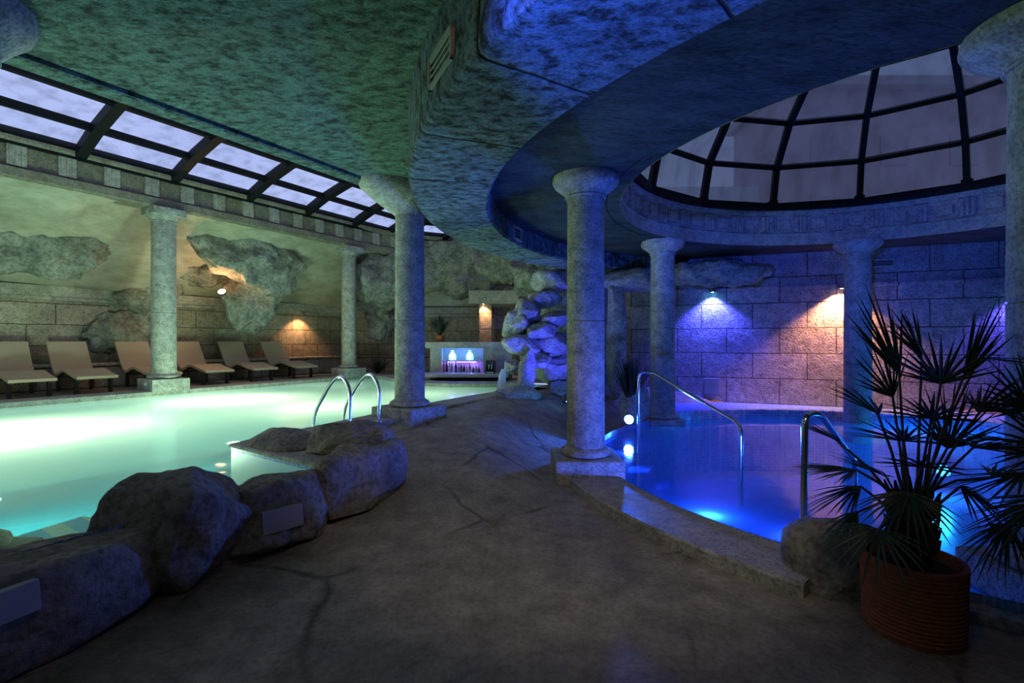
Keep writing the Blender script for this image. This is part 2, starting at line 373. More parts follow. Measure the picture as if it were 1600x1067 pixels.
def rock(c, size, seed, rot=0., planes=11, sub=4, rough=.07, flat=None, tilt=(0, 0), sq=2.6, base=None):
    """a boulder: squashed super-ellipsoid with flattened facets and fissured skin; base = z where it is cut flat"""
    rnd = random.Random(seed); bm = bmesh.new(); bmesh.ops.create_icosphere(bm, subdivisions=sub, radius=1.)
    pl = []
    for _ in range(planes):
        v = Vector((rnd.gauss(0, 1), rnd.gauss(0, 1), rnd.gauss(0, 1))).normalized(); pl.append((v, rnd.uniform(.66, .93)))
    off = Vector((seed * 3.17, seed * 1.31, seed * 7.7)); R = Matrix.Rotation(rot, 3, 'Z') @ Matrix.Rotation(tilt[0], 3, 'X') @ Matrix.Rotation(tilt[1], 3, 'Y')
    sx, sy, sz = (a / 2 for a in size); c = Vector(c); k = min(sx, sy, sz)
    for v in bm.verts:
        p = v.co.copy()
        q = (abs(p.x) ** sq + abs(p.y) ** sq + abs(p.z) ** sq) ** (-1 / sq); p *= q
        for n, d in pl:
            t = p.dot(n) - d
            if t > 0: p -= n * t * .88
        e = Vector((p.x * sx, p.y * sy, p.z * sz)); nn = p.normalized()
        g = fbm(e + off, 2.2 / max(k, .2) * .5, 5) * rough * 2.2 * k
        ridge = 1 - abs(fbm(e * 1.0 + off * 2, 1.4 / max(k, .2) * .5, 3)) * 3
        g -= max(0, ridge - .82) * rough * 3.0 * k
        e += nn * g
        e = R @ e + c
        if base is not None and e.z < base: e.z = base
        v.co = e
    vs = [v.co.copy() for v in bm.verts]; fs = [tuple(x.index for x in f.verts) for f in bm.faces]; bm.free()
    return vs, fs
def boulder(name, c, size, seed, mat, label=None, cat='boulder', parent=None, group=None, kind=None, **kw):
    vs, fs = rock(c, size, seed, **kw); o = MB().add(vs, fs).build(name, mat, parent, smooth=True, angle=60)
    if label: tag(o, label, cat, group, kind)
    return o
#@@STRUCT
# ================================================================== SETTING
# ---- plan of the long pool (water edge)
N1, J, N2, N3 = Vector((-2.84, 4.93, 0)), Vector((-1.57, 4.05, 0)), Vector((-1.46, 8.08, 0)), Vector((-.18, 10.26, 0))
FAR = -11.35
pool = [Vector((-3.6, .3, 0)), Vector((-2.55, 2.3, 0)), Vector((-2.2, 2.95, 0)), Vector((-1.80, 3.62, 0)), J, N1, Vector((-2.17, 6.45, 0)), N2, Vector((-.85, 9.2, 0)), N3,
        Vector((.5, 11.0, 0)), Vector((1.0, 11.9, 0)), Vector((.5, 12.05, 0)), Vector((-.2, 11.75, 0)), Vector((-1.5, 11.7, 0)), Vector((-2.3, 12.1, 0)), Vector((-3.2, 13.2, 0)), Vector((-3.75, 14.2, 0))]
c0 = L(FAR, 9.9)
pool += [Vector((-4.1, 14.45, 0)), L(FAR, 9.75), L(FAR, 6), L(FAR, 2), L(FAR, -2), L(FAR, -5.2), Vector((-7, -1.6, 0))]
POOL2 = [(p.x, p.y) for p in pool]
def floor_z(x, y):
    r = math.hypot(x - O.x, y - O.y)
    if ND.x * x + ND.y * y < -8.2 or y > 11.3: return TZ
    return .42 * sstep(3.2, 7.0, y) * sstep(4.3, 5.3, r) + .05 * sstep(7, 10, y) * sstep(4.3, 5.3, r)
outer = [(-17, -5), (13, -5), (13, 19), (-17, 19)]
def grow(poly, d):                          # offset a plan polygon outwards
    out = []; n = len(poly)
    for i in range(n):
        a, b, c = Vector(poly[i - 1]), Vector(poly[i]), Vector(poly[(i + 1) % n])
        d1 = (b - a).normalized(); d2 = (c - b).normalized()
        n1 = Vector((d1.y, -d1.x)); n2 = Vector((d2.y, -d2.x)); nn = (n1 + n2)
        nn = nn.normalized() if nn.length > .3 else n1
        out.append(tuple(b + nn * d / max(.6, nn.dot(n1))))
    return out
area = sum(POOL2[i - 1][0] * POOL2[i][1] - POOL2[i][0] * POOL2[i - 1][1] for i in range(len(POOL2)))
SGN = 1 if area > 0 else -1
vs, fs = sheet(outer, [grow(POOL2, .03 * SGN), circle(O, 3.86, 72)], floor_z, .45)
struct(MB().add(vs, fs).build('floor', M['floor'], smooth=True), 'wide grey-brown stamped concrete floor ramping up between the two pools', 'floor')
# basin, water, coping of the long pool
mb = MB(); path = POOL2 if SGN > 0 else POOL2[::-1]
mb.sweep(path, [(-.005, .30), (-.005, -1.0)], closed=True); mb.sweep(path, [(-.005, WZ + .04), (-.005, .30)], 2, closed=True)
v2, f2 = sheet(POOL2, [], lambda x, y: -1.0)
mb.add(v2, f2, 1)
struct(mb.build('pool_basin', [M['pooltile'], M['poolfloor'], M['bluetile']]), 'turquoise tiled basin of the long pool', 'pool basin')
v2, f2 = sheet(POOL2, [], lambda x, y: WZ)
struct(MB().add(v2, f2).build('pool_water', M['water']), 'glowing milky green water of the long pool', 'water')
def ribbon(path, w, z0, z1, lip=.02):       # coping: solid band to the right of the path
    return [(-lip, z0), (-lip, z1 - .012), (-lip + .012, z1), (w - .02, z1), (w, z1 - .02), (w, z0)]
near = [J, N1, Vector((-2.17, 6.45, 0)), N2, Vector((-.85, 9.2, 0)), N3, Vector((.5, 11.0, 0))]
mb = MB().sweep([(p.x, p.y) for p in near], [(-.02, WZ + .035), (-.02, TZ - .012), (-.008, TZ), (.50, TZ), (.52, TZ - .02), (.52, 0)])
struct(mb.build('trim_1', M['coping'], smooth=True, angle=25), 'pale stone coping along the near side of the long pool', 'coping')
fr = [L(FAR, -6), L(FAR, -2), L(FAR, 2), L(FAR, 6), L(FAR, 9.75), Vector((-4.1, 14.45, 0)), Vector((-3.75, 14.2, 0)), Vector((-3.2, 13.2, 0)), Vector((-2.3, 12.1, 0)), Vector((-1.5, 11.7, 0)), Vector((-.2, 11.75, 0)), Vector((.5, 12.05, 0))]
mb = MB().sweep([(p.x, p.y) for p in fr], [(.02, WZ - .06), (.02, TZ + .012), (.0, TZ + .025), (-.5, TZ + .025), (-.52, TZ)])
struct(mb.build('trim_2', M['coping'], smooth=True, angle=25), 'pale stone coping along the far side of the long pool', 'coping')
# low retaining wall behind the boulders
rw = [Vector((-3.6, .3, 0)), Vector((-2.55, 2.3, 0)), Vector((-2.2, 2.95, 0)), Vector((-1.80, 3.62, 0)), J]
mb = MB().sweep([(p.x, p.y) for p in rw], [(0, -.2), (0, WZ + .015), (.10, WZ + .015), (.14, 0)])
struct(mb.build('wall_low', M['boulder']), 'low stone wall holding the long pool behind the boulders', 'low wall')
# striped underwater ledge
d_ = Vector((.53, .85, 0)); n_ = Vector((-.957, .29, 0))
mb = MB(); a, b = Vector((-3.52, 1.5, 0)), Vector((-2.85, 3.72, 0))
vsx = [a, b, b + n_ * .62, a + n_ * .62]
mb.add([p + Vector((0, 0, .10)) for p in vsx] + [p + Vector((0, 0, -.9)) for p in vsx], [(0, 1, 2, 3), (3, 2, 6, 7), (0, 3, 7, 4), (1, 2, 6, 5), (0, 1, 5, 4)])
struct(mb.build('trim_3', stripes('striped_step_tile', tuple(d_), .25, (.75, .78, .42), (.02, .25, .45), .1)), 'striped yellow and blue step under the water by the near boulders', 'step')

# ---- round pool
A0, A1 = math.radians(176), math.radians(223)
mb = MB().lathe([(3.72, -.12), (3.72, .075), (3.735, .09), (4.235, .09), (4.25, .075), (4.25, -.05)], O, 48, A0, A1)
for k in (0, 1):                            # end caps
    a = (A0, A1)[k]; e = Vector((math.cos(a), math.sin(a), 0))
    mb.add([O + e * 3.72 + Vector((0, 0, -.1)), O + e * 4.25 + Vector((0, 0, -.1)), O + e * 4.25 + Vector((0, 0, .08)), O + e * 3.72 + Vector((0, 0, .08))], [(0, 1, 2, 3)])
mb.lathe([(3.72, -.12), (3.72, .03), (3.74, .05), (3.88, .05), (3.90, .03), (3.90, -.05)], O, 48, A1, math.radians(300))
struct(mb.build('trim_4', M['coping'], smooth=True, angle=25), 'curved pale stone coping in front of the round blue pool', 'coping')
mb = MB().lathe([(3.74, .10), (3.74, -1.0), (.01, -1.0)], O, 96)
for r, z in ((3.42, -.18), (3.10, -.36), (2.78, -.54), (2.46, -.72)):
    a0, a1 = math.radians(150), math.radians(212)
    mb.lathe([(3.74, z), (r, z), (r, -1.)], O, 30, a0, a1)
    for a in (a0, a1):
        e = Vector((math.cos(a), math.sin(a), 0)); mb.add([O + e * 3.74 + Vector((0, 0, z)), O + e * r + Vector((0, 0, z)), O + e * r + Vector((0, 0, -1)), O + e * 3.74 + Vector((0, 0, -1))], [(0, 1, 2, 3)])
struct(mb.build('round_pool_basin', M['bluetile']), 'blue mosaic basin with curved steps of the round pool', 'pool basin')
mb = MB().lathe([(3.735, RZ), (.01, RZ)], O, 96)
struct(mb.build('round_pool_water', M['ringwater']), 'clear blue water of the round pool', 'water')
# rim of the round pool on its far side (raised lip with dark tiles)
mb = MB().lathe([(3.75, -.1), (3.75, .17), (3.77, .20), (4.2, .20), (4.8, .20), (4.8, 0)], O, 64, math.radians(20), math.radians(121))
struct(mb.build('trim_5', [M['bluetile']], smooth=True, angle=25), 'raised tiled rim at the back of the round pool', 'pool rim')

# ---- walls
FW = L(-14.18, 0)
def wl(s): return L(-14.18, s)
corner = Vector((-5.94, 17.3, 0))
def wallstrip(name, a, b, z0, z1, mat, label, thick=.25):
    a = Vector((a[0], a[1], 0)); b = Vector((b[0], b[1], 0)); d = (b - a).normalized(); nn = Vector((-d.y, d.x, 0)) * thick
    mb = MB(); q = [a, b, b + nn, a + nn]
    mb.add([p + Vector((0, 0, z0)) for p in q] + [p + Vector((0, 0, z1)) for p in q], [(0, 1, 5, 4), (1, 2, 6, 5), (2, 3, 7, 6), (3, 0, 4, 7), (4, 5, 6, 7)])
    return struct(mb.build(name, mat), label, 'wall')
wa = wl(-6)
wallstrip('wall_left', wa, corner, TZ - .1, 2.75, M['block_left'], 'beige stone block wall behind the row of loungers')
wallstrip('wall_back', corner, (12, 17.3), TZ - .1, 5.2, M['block_back'], 'beige stone block wall at the far end behind the bar')
wr0, wr1 = Vector((2.71, 11.16, 0)), Vector((2.71, 11.16, 0)) + WALL_D * 11.
wallstrip('wall_right', wr0, wr1, 0, 3.45, M['block_ring'], 'stone block wall curving behind the round blue pool')
wallstrip('wall_behind', (13, -4.5), (-17, -4.5), -.1, 5, M['block_back'], 'stone wall behind the viewer')
wallstrip('wall_east', (12.6, 9), (12.6, -5), -.1, 5, M['block_back'], 'stone wall beyond the round pool')
wallstrip('wall_west', (-16.5, -5), (-12.2, 6.8), -.1, 6, M['block_back'], 'stone wall past the end of the long pool')
# cornices
cz0, cz1 = 2.40, 2.70
prof = [(.0, cz0), (.10, cz0), (.10, cz0 + .06), (.17, cz0 + .09), (.20, cz1 - .05), (.20, cz1), (-.05, cz1)]
def cornice(name, a, b, label):
    mb = MB().sweep([(a.x, a.y), (b.x, b.y)], prof)
    return struct(mb.build(name, M['frieze']), label, 'cornice')
def s_at(px, off):                          # along-pool position where the line `off` crosses a pixel column
    k = (px - 800) / F; y = off / (ND.x * k + ND.y); p = Vector((k * y, y, 0)); return p.dot(DD)
cornice('trim_6', wl(-6), wl(s_at(197, -14.0)), 'pale stone cornice over the wall at left')
cornice('trim_7', wl(s_at(262, -14.0)), wl(s_at(366, -14.0)), 'pale stone cornice right of the tall pool column')
cornice('trim_8', wl(s_at(408, -14.0)), corner, 'pale stone cornice over the last lounger')
cornice('trim_9', corner, Vector((-.7, 17.3, 0)), 'pale stone cornice behind the bar')
# stone bench along the wall
mb = MB().sweep([(p.x, p.y) for p in (wl(-6), corner + Vector((.3, -.2, 0)), Vector((-2., 17.1, 0)))], [(0, 1.02), (.42, 1.02), (.44, 1.0), (.44, .96), (.40, .95), (.40, TZ)])
struct(mb.build('trim_10', M['block_left']), 'stone bench ledge along the foot of the lounger wall', 'bench')

# ---- frieze (entablature) above the far columns
FZ0, FZ1 = 4.26, 4.96
fpath = [L(-11.5, s) for s in (-8, -4, 0, 4, 8)] + [Vector((-4.62, 14.36, 0)), Vector((-4.05, 15.15, 0)), Vector((-3.2, 15.85, 0)), Vector((-2.2, 16.3, 0)), Vector((-.8, 16.6, 0)), Vector((1.5, 16.7, 0)), Vector((4, 16.7, 0))]
fp2 = [(p.x, p.y) for p in fpath]
mb = MB().sweep(fp2, [(-.4, FZ0 + .0), (.06, FZ0), (.08, FZ0 + .03), (.08, FZ0 + .17), (.05, FZ0 + .19), (.0, FZ0 + .2), (.0, FZ1 - .14), (.07, FZ1 - .12), (.10, FZ1 - .05), (.10, FZ1), (-.5, FZ1)])
acc = 0.; 
tot = []
for i in range(len(fpath) - 1):
    a, b = fpath[i], fpath[i + 1]; ln = (b - a).length; d = (b - a) / ln; r = Vector((d.y, -d.x, 0)); t = -acc
    while t < ln:
        if t >= 0:
            c = a + d * t + r * .025; ang = math.atan2(d.y, d.x); R = Matrix.Rotation(ang, 3, 'Z')
            mb.box(c + Vector((0, 0, FZ0 + .385)), (.25, .05, .35), R, 1)
            for u in (-.075, 0, .075): mb.box(c + d * u + r * .02 + Vector((0, 0, FZ0 + .385)), (.035, .03, .33), R, 1)
        t += .66
    acc = ln - (t - .66)
struct(mb.build('trim_11', [M['metope'], M['frieze']]), 'carved stone frieze under the long skylight', 'frieze')
# ---- vault between frieze and wall
vp = [wl(s) for s in (-8, -4, 0, 4, 8)] + [Vector((-6.0, 16.9, 0)), Vector((-5.2, 17.25, 0)), Vector((-3.2, 17.3, 0)), Vector((-2.2, 17.3, 0)), Vector((-.8, 17.3, 0)), Vector((1.5, 17.3, 0)), Vector((4, 17.3, 0))]
def resample(p, n):
    d = [0]
    for i in range(1, len(p)): d.append(d[-1] + (p[i] - p[i - 1]).length)
    out = []
    for k in range(n):
        t = d[-1] * k / (n - 1); i = 0
        while i < len(d) - 2 and d[i + 1] < t: i += 1
        out.append(p[i].lerp(p[i + 1], (t - d[i]) / max(1e-6, d[i + 1] - d[i])))
    return out
def paired(p, q, n):                        # resample two paths with matched segments
    A = []; B = []
    for i in range(len(p) - 1):
        for k in range(n):
            t = k / n; A.append(p[i].lerp(p[i + 1], t)); B.append(q[i].lerp(q[i + 1], t))
    A.append(p[-1]); B.append(q[-1]); return A, B
A_, B_ = paired(fpath, vp, 14)
mb = MB(); nv = 22; vs = []; fs = []
for a, b in zip(A_, B_):
    for k in range(nv):
        t = k / (nv - 1); p = a.lerp(b, t); z = cz1 - .05 + (FZ0 + .02 - cz1 + .05) * (1 - t ** 1.25)
        q = Vector((p.x, p.y, z)); e = sstep(0, .15, t) * sstep(1, .9, t)
        q += Vector((ND.x * .6, ND.y * .6, -.6)) * fbm(q, .55, 5) * .32 * e
        vs.append(q)
for i in range(len(A_) - 1):
    for k in range(nv - 1): fs.append((i * nv + k, (i + 1) * nv + k, (i + 1) * nv + k + 1, i * nv + k + 1))
struct(mb.add(vs, fs).build('ceiling_vault', M['vault'], smooth=True, angle=180), 'rough plaster vault sloping from frieze to lounger wall', 'vault')

# ---- ceilings
GZ, BZ, CZ = 3.60, 3.02, 3.31
RB0, RB1, RC = 5.07, 5.89, 3.62
OPEN = [L(-5.12, s) for s in (-10, -4, -1.2, 0, 1.2, 2.4, 3.6, 4.8, 6.2, 8.6)] + [Vector((1.2, 12.6, 0)), Vector((3, 14.6, 0)), Vector((4, 16.5, 0))] + [L(-11.75, 0) + p - L(-11.5, 0) for p in reversed(fpath)]
bow = lambda s: .08 * (1 - min(1, ((s - 2.4) / 3.4) ** 2))
OPEN = [p + ND * (bow(p.dot(DD)) if i < 10 and -4 < p.dot(DD) < 7 else 0) for i, p in enumerate(OPEN)]
OP2 = [(p.x, p.y) for p in OPEN]
vs, fs = sheet(OP2[:13] + [(13, 16.5), (13, -5.9)], [circle(O, RB1, 96)], lambda x, y: GZ)
struct(MB().add(vs, fs).build('ceiling', M['soffit']), 'mottled green-lit plaster ceiling between the skylight and the ring', 'ceiling')
i10 = [(p.x, p.y) for p in OPEN[:13]]
mb = MB().sweep(i10, [(.16, GZ - .004), (.155, GZ - .03), (.13, GZ - .045), (-.03, GZ - .045), (-.05, GZ - .02), (-.05, 4.75), (.1, 4.75)])
struct(mb.build('trim_12', M['soffit']), 'moulded edge of the ceiling along the long skylight', 'ceiling edge')
mb = MB().lathe([(RB1, GZ + .02), (RB1 - .01, GZ - .3), (RB1, BZ + .05), (RB1 - .015, BZ + .015), (RB1 - .05, BZ), (RB0 + .03, BZ), (RB0, BZ + .03), (RB0, CZ + .01)], O, 160)
struct(mb.build('ceiling_ring', M['ring_soffit'], smooth=True, angle=30), 'lowered blue-lit plaster ring around the dome', 'ceiling ring')
mb = MB().lathe([(RB0 + .01, CZ), (RC + .012, CZ), (RC + .012, CZ + .02), (RC, CZ + .02), (RC, CZ + .005), (3.45, CZ + .005)], O, 160)
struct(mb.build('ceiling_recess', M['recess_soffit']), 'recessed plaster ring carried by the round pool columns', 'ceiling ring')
# drum under the dome
DR, DZ = 3.45, 4.02
mb = MB().lathe([(DR, CZ), (DR, CZ + .17), (DR - .02, CZ + .19), (DR - .02, CZ + .215), (DR + .02, CZ + .23), (DR + .02, DZ - .17), (DR - .01, DZ - .15), (DR - .04, DZ - .08), (DR - .04, DZ), (DR + .3, DZ)], O, 128)
nb = 36
for k in range(nb):
    a = 2 * math.pi * k / nb; e = Vector((math.cos(a), math.sin(a), 0)); R = Matrix.Rotation(a, 3, 'Z')
    mb.box(O + e * (DR + .005) + Vector((0, 0, CZ + .385)), (.04, .20, .29), R, 0)
    for u in (-.065, 0, .065): mb.box(O + e * (DR - .028) + R @ Vector((0, u, 0)) + Vector((0, 0, CZ + .385)), (.03, .03, .28), R, 0)
    a2 = a + math.pi / nb; e2 = Vector((math.cos(a2), math.sin(a2), 0)); R2 = Matrix.Rotation(a2, 3, 'Z')
    mb.box(O + e2 * (DR - .002) + Vector((0, 0, CZ + .385)), (.05, .22, .17), R2, 0)
struct(mb.build('trim_13', M['frieze'], smooth=True, angle=20), 'carved stone drum with triglyphs beneath the glass dome', 'frieze')

# ---- skylights
def curve_strip(mb, rows, w, mi=0): pass
win = struct(empty('window_1', (0, 0, 0)), 'long black-framed skylight over the long pool', 'skylight')
prof_s = [(0., 4.99), (.77, 5.27), (1.66, 5.49), (2.6, 5.58), (3.6, 5.5), (4.6, 5.3), (5.5, 5.02), (6.3, 4.75)]
ss = [s_at(p, -11.5) for p in (124, 271, 388, 478, 551)]
step = 1.5; srow = [ss[0] - 2 * step, ss[0] - step] + ss + [ss[-1] + 1.35]
srow = [srow[0] - step * k for k in (4, 3, 2, 1)] + srow
def sp(s, k): o, z = prof_s[k]; return L(-11.5 + o, s) + Vector((0, 0, z))
endc = [(Vector((-3.45, 15.72, 0))), Vector((-2.3, 16.28, 0)), Vector((-1.0, 16.6, 0)), Vector((.6, 16.7, 0)), Vector((2.4, 16.7, 0)), Vector((4.2, 16.6, 0))]
apex = L(-9.0, 10.6)
rows = [[sp(s, k) for k in range(len(prof_s))] for s in srow]
for e in endc:                              # hipped end: ribs turn with the frieze
    dirv = (L(-6.4, 11.2) - e); dirv.z = 0; dirv.normalize()
    rows.append([e + dirv * o * .95 + Vector((0, 0, z)) for o, z in prof_s])
gm = MB(); fm = MB(); nr = len(prof_s)
gm.add([p for r in rows for p in r], [(i * nr + k, (i + 1) * nr + k, (i + 1) * nr + k + 1, i * nr + k + 1) for i in range(len(rows) - 1) for k in range(nr - 1)])
def bar(mb, a, b, w, h, up=Vector((0, 0, 1))):
    d = (b - a); ln = d.length; d.normalize(); s = d.cross(up).normalized(); u = s.cross(d)
    R = Matrix((d, s, u)).transposed(); mb.box((a + b) / 2, (ln + .02, w, h), R)
for r in rows:
    for k in range(nr - 1): bar(fm, r[k] - Vector((0, 0, .06)), r[k + 1] - Vector((0, 0, .06)), .17, .18)
    fm.box(r[0] + Vector((0, 0, -.06)), (.16, .16, .16))
for i in range(len(rows) - 1):
    for k in range(nr): bar(fm, rows[i][k] - Vector((0, 0, .03)), rows[i + 1][k] - Vector((0, 0, .03)), .11 if k else .16, .12 if k else .28)
gm.build('glass', M['skyglass'], win); fm.build('frame', M['frame'], win)
dome = struct(empty('window_2', (0, 0, 0)), 'black-framed glass dome over the round pool', 'skylight')
AH, KT = 2.35, [0, 17, 34, 51, 68, 90]
angs = []
for px in (990, 1088, 1207, 1347, 1508):
    k = (px - 800) / F; a = 1 + k * k; b = -2 * (k * O.x + O.y); c = O.x ** 2 + O.y ** 2 - DR ** 2
    y = (-b + math.sqrt(max(0, b * b - 4 * a * c))) / 2 / a; angs.append(math.atan2(y - O.y, k * y - O.x))
stepa = (angs[1] - angs[4]) / 3
alla = [angs[4] + stepa * k for k in range(16)]
nrib = round(2 * math.pi / stepa); stepa = 2 * math.pi / nrib; alla = [angs[2] + stepa * k for k in range(nrib)]
def dp(a, t): return O + Vector((DR * math.cos(t) * math.cos(a), DR * math.cos(t) * math.sin(a), DZ + AH * math.sin(t)))
bd = MB(); gm = MB(); fm = MB(); tt = [math.radians(v) for v in KT]
for i, a in enumerate(alla):
    b = a + stepa
    for k in range(5):
        q = [dp(a, tt[k]), dp(b, tt[k]), dp(b, tt[k + 1]), dp(a, tt[k + 1])]
        gm.add(q, [(0, 1, 2, 3)])
        if k < 4: bar(fm, dp(a, tt[k]), dp(b, tt[k]), .06 if k else .10, .06 if k else .14)
        bar(fm, dp(a, tt[k]), dp(a, tt[k + 1]), .085, .12, Vector((math.cos(a + math.pi / 2), math.sin(a + math.pi / 2), 0)).cross(dp(a, tt[k + 1]) - dp(a, tt[k])).normalized())
    fm.box(dp(a, 0) + Vector((0, 0, .05)), (.14, .14, .14), Matrix.Rotation(a, 3, 'Z'))
    for k in (1, 2, 3): bar(bd, dp(a, tt[k]) + Vector((0, 0, .055)), dp(b, tt[k]) + Vector((0, 0, .055)), .02, .022)  # pale strips painted in for the bright upper edges of the purlins
gm.build('glass', M['domeglass'], dome); fm.build('frame', M['frame'], dome); bd.build('purlin_highlight', plain('pale_purlin_highlight', (.6, .62, .66), .4), dome)
#@@THINGS
# ================================================================== COLUMNS
def column(loc, z0, z1, r, label, rz=0., cap=None, plinth=(.72, .22), base=True, joints=(1.73,), capr=1.75, caph=.24, oval=0.):
    c = empty('stone_column', (loc[0], loc[1], z0), rz); H = z1 - z0
    ph = plinth[1] if base else 0
    if base:
        mb = MB().box((0, 0, ph / 2), (plinth[0], plinth[0], ph)); mb.build('plinth', M['column'], c, bevel=.015)
        mb = MB().lathe([(r * 1.0, ph + .10), (r * 1.12, ph + .085), (r * 1.32, ph + .06), (r * 1.36, ph + .035), (r * 1.3, ph + .01), (r * .5, ph)], (0, 0, 0), 32)
        mb.build('base_ring', M['column'], c, smooth=True, angle=50)
    zt = H - caph
    pr = [(r * .3, ph), (r * 1.02, ph + .03)]
    zs = sorted([j - z0 for j in joints if ph + .1 < j - z0 < zt - .1])
    for z in zs: pr += [(r * 1.0, z - .012), (r * .955, z - .004), (r * .955, z + .004), (r * 1.0, z + .012)]
    pr += [(r * .97, zt - .01), (r * .97, zt + .02)]
    MB().lathe(pr, (0, 0, 0), 36).build('shaft', M['column'], c, smooth=True, angle=40)
    k = capr
    pc = cap or [(r * .9, zt), (r * 1.06, zt), (r * 1.1, zt + .015), (r * 1.06, zt + .03), (r * 1.12, zt + .05), (r * (1 + (k - 1) * .55), zt + caph * .42), (r * (1 + (k - 1) * .9), zt + caph * .6), (r * k, zt + caph * .72), (r * k * 1.02, zt + caph * .8), (r * k, H), (.01, H)]
    mb = MB().lathe(pc, (0, 0, 0), 36)
    if oval: mb.v = [(x, y * (1 + oval * sstep(zt, H - .05, z)), z) for x, y, z in mb.v]
    mb.build('capital', M['column'], c, smooth=True, angle=50)
    return tag(c, label, 'column', kind='thing')
column((.817, 5.40), 0., CZ, .206, 'round stone column with blue-lit right side, on the near edge of the round pool', plinth=(.72, .25))
column((2.74, 8.85), .0, CZ, .215, 'round stone column behind the sloping handrail, at the back of the round pool', plinth=(.62, .12), joints=(1.75,))
column((6.29, 8.85), -.3, CZ, .215, 'round stone column behind the potted palm, beside the warm wall light', plinth=(.62, .12), joints=(1.75,))
column((3.09, 2.75), .0, CZ, .213, 'cropped near column at the right edge, its bulging capital overhead', plinth=(.62, .22), capr=1.95)
r_ = .205
column((-1.44, 6.85), .33, GZ, r_, 'tall thick stone column between the ladder rails and the bar', rz=math.radians(-32), plinth=(.74, .27), joints=(1.8,),
       cap=[(r_ * .9, 2.92), (r_ * 1.0, 2.92), (r_ * 1.05, 2.94), (r_ * 1.5, 3.02), (r_ * 1.95, 3.12), (r_ * 2.2, 3.2), (r_ * 2.25, 3.27), (.01, 3.27)], caph=.35, oval=.8)
column((-3.42, 2.95), 0., GZ, .205, 'near column at the upper left edge, only its capital in view', plinth=(.6, .2), caph=.35, capr=1.9)
for px, lab in ((256, 'slim pale column on the far pool edge between the third and fourth loungers'), (545, 'slim pale column on the far pool edge at the corner past the last lounger')):
    s = s_at(px, -11.62); p = L(-11.62, s)
    c = column((p.x, p.y), TZ, FZ0 - .0, .225 if px < 300 else .205, lab, rz=math.radians(-32), plinth=(.70, .26), caph=.28, capr=1.45, joints=(2.1,))
    MB().box((0, 0, FZ0 - TZ - .07), (.60, .60, .14)).build('abacus', M['column'], c)
    if px < 300: MB().box((.05, -.352, .16), (.11, .012, .055)).build('depth_sign', plain('white_sign', (.8, .8, .8), .5), c)

# ================================================================== ROCK OUTCROPS on vault and wall
def outcrop(px, py, y, size, seed, label, rot=None, **kw):
    rot = math.atan2(DD.y, DD.x) if rot is None else rot
    return boulder('rock_outcrop', W(px, py, y), size, seed, M['rock'], label, 'rock outcrop', kind='structure', rot=rot, rough=.16, sub=5, **kw)
outcrop(25, 362, 9.7, (4.2, 1.2, 2.0), 11, 'bulging rock outcrop high on the vault at the far left', planes=9)
outcrop(-60, 425, 9.9, (2.8, 1.2, .9), 12, 'lower rock shelf over the cornice at the far left')
outcrop(228, 462, 12.1, (1.5, .9, 1.5), 13, 'rock lump breaking through the cornice left of the slim column', tilt=(.3, .3))
outcrop(186, 522, 11.7, (1.7, .8, 1.2), 14, 'rock lump on the wall behind the third lounger', tilt=(0, -.3))
outcrop(392, 400, 12.6, (3.4, 1.1, 1.7), 15, 'large rock outcrop on the vault above the bright wall lamp', planes=14, tilt=(-.3, .15))
outcrop(318, 418, 12.6, (1.3, .8, 1.0), 23, 'rock shoulder between the slim column and the bright wall lamp', tilt=(-.2, -.4))
outcrop(396, 458, 13.2, (1.5, 1.0, 2.1), 16, 'tapering rock tongue hanging below the vault beside the wall lamp', tilt=(0, .25))
outcrop(600, 440, 15.6, (2.4, 1.4, 2.2), 17, 'rock outcrop at the corner behind the slim far column', rot=.4)
outcrop(592, 505, 16.0, (1.0, .9, 1.2), 24, 'rock tongue at the corner hanging beside the slim far column', rot=.4)
outcrop(700, 425, 16.4, (4.2, 1.6, 1.9), 18, 'broad rock outcrop over the cornice behind the bar', rot=0., planes=14)
outcrop(800, 415, 14.9, (2.0, 1.4, 1.2), 19, 'rock bulge above the lit doorway pillar', rot=0.)
outcrop(850, 430, 13.0, (1.8, 1.5, 1.3), 20, 'rock bulge behind the top of the waterfall', rot=0.)

# ---- portal beside the bar
mb = MB(); pY = 14.6
for x0, x1 in ((749, 768),):
    a, b = W(x0, 0, pY).x, W(x1, 0, pY).x
    mb.box(((a + b) / 2, pY + .2, (TZ + 2.62) / 2), (b - a, .4, 2.62 - TZ))
struct(mb.build('door_1', M['block_back']), 'lit stone doorway pillar right of the bar', 'doorway')
mb = MB().box((W(772, 0, pY).x, pY + .15, 2.82), (1.5, .6, .40)); struct(mb.build('trim_14', M['frieze'], bevel=.02), 'stone lintel block over the lit doorway pillar', 'lintel')
MBd = MB().box((.15, pY + .9, 1.5), (1.4, .2, 2.2)); struct(MBd.build('trim_15', M['block_back']), 'dim wall inside the doorway', 'wall')

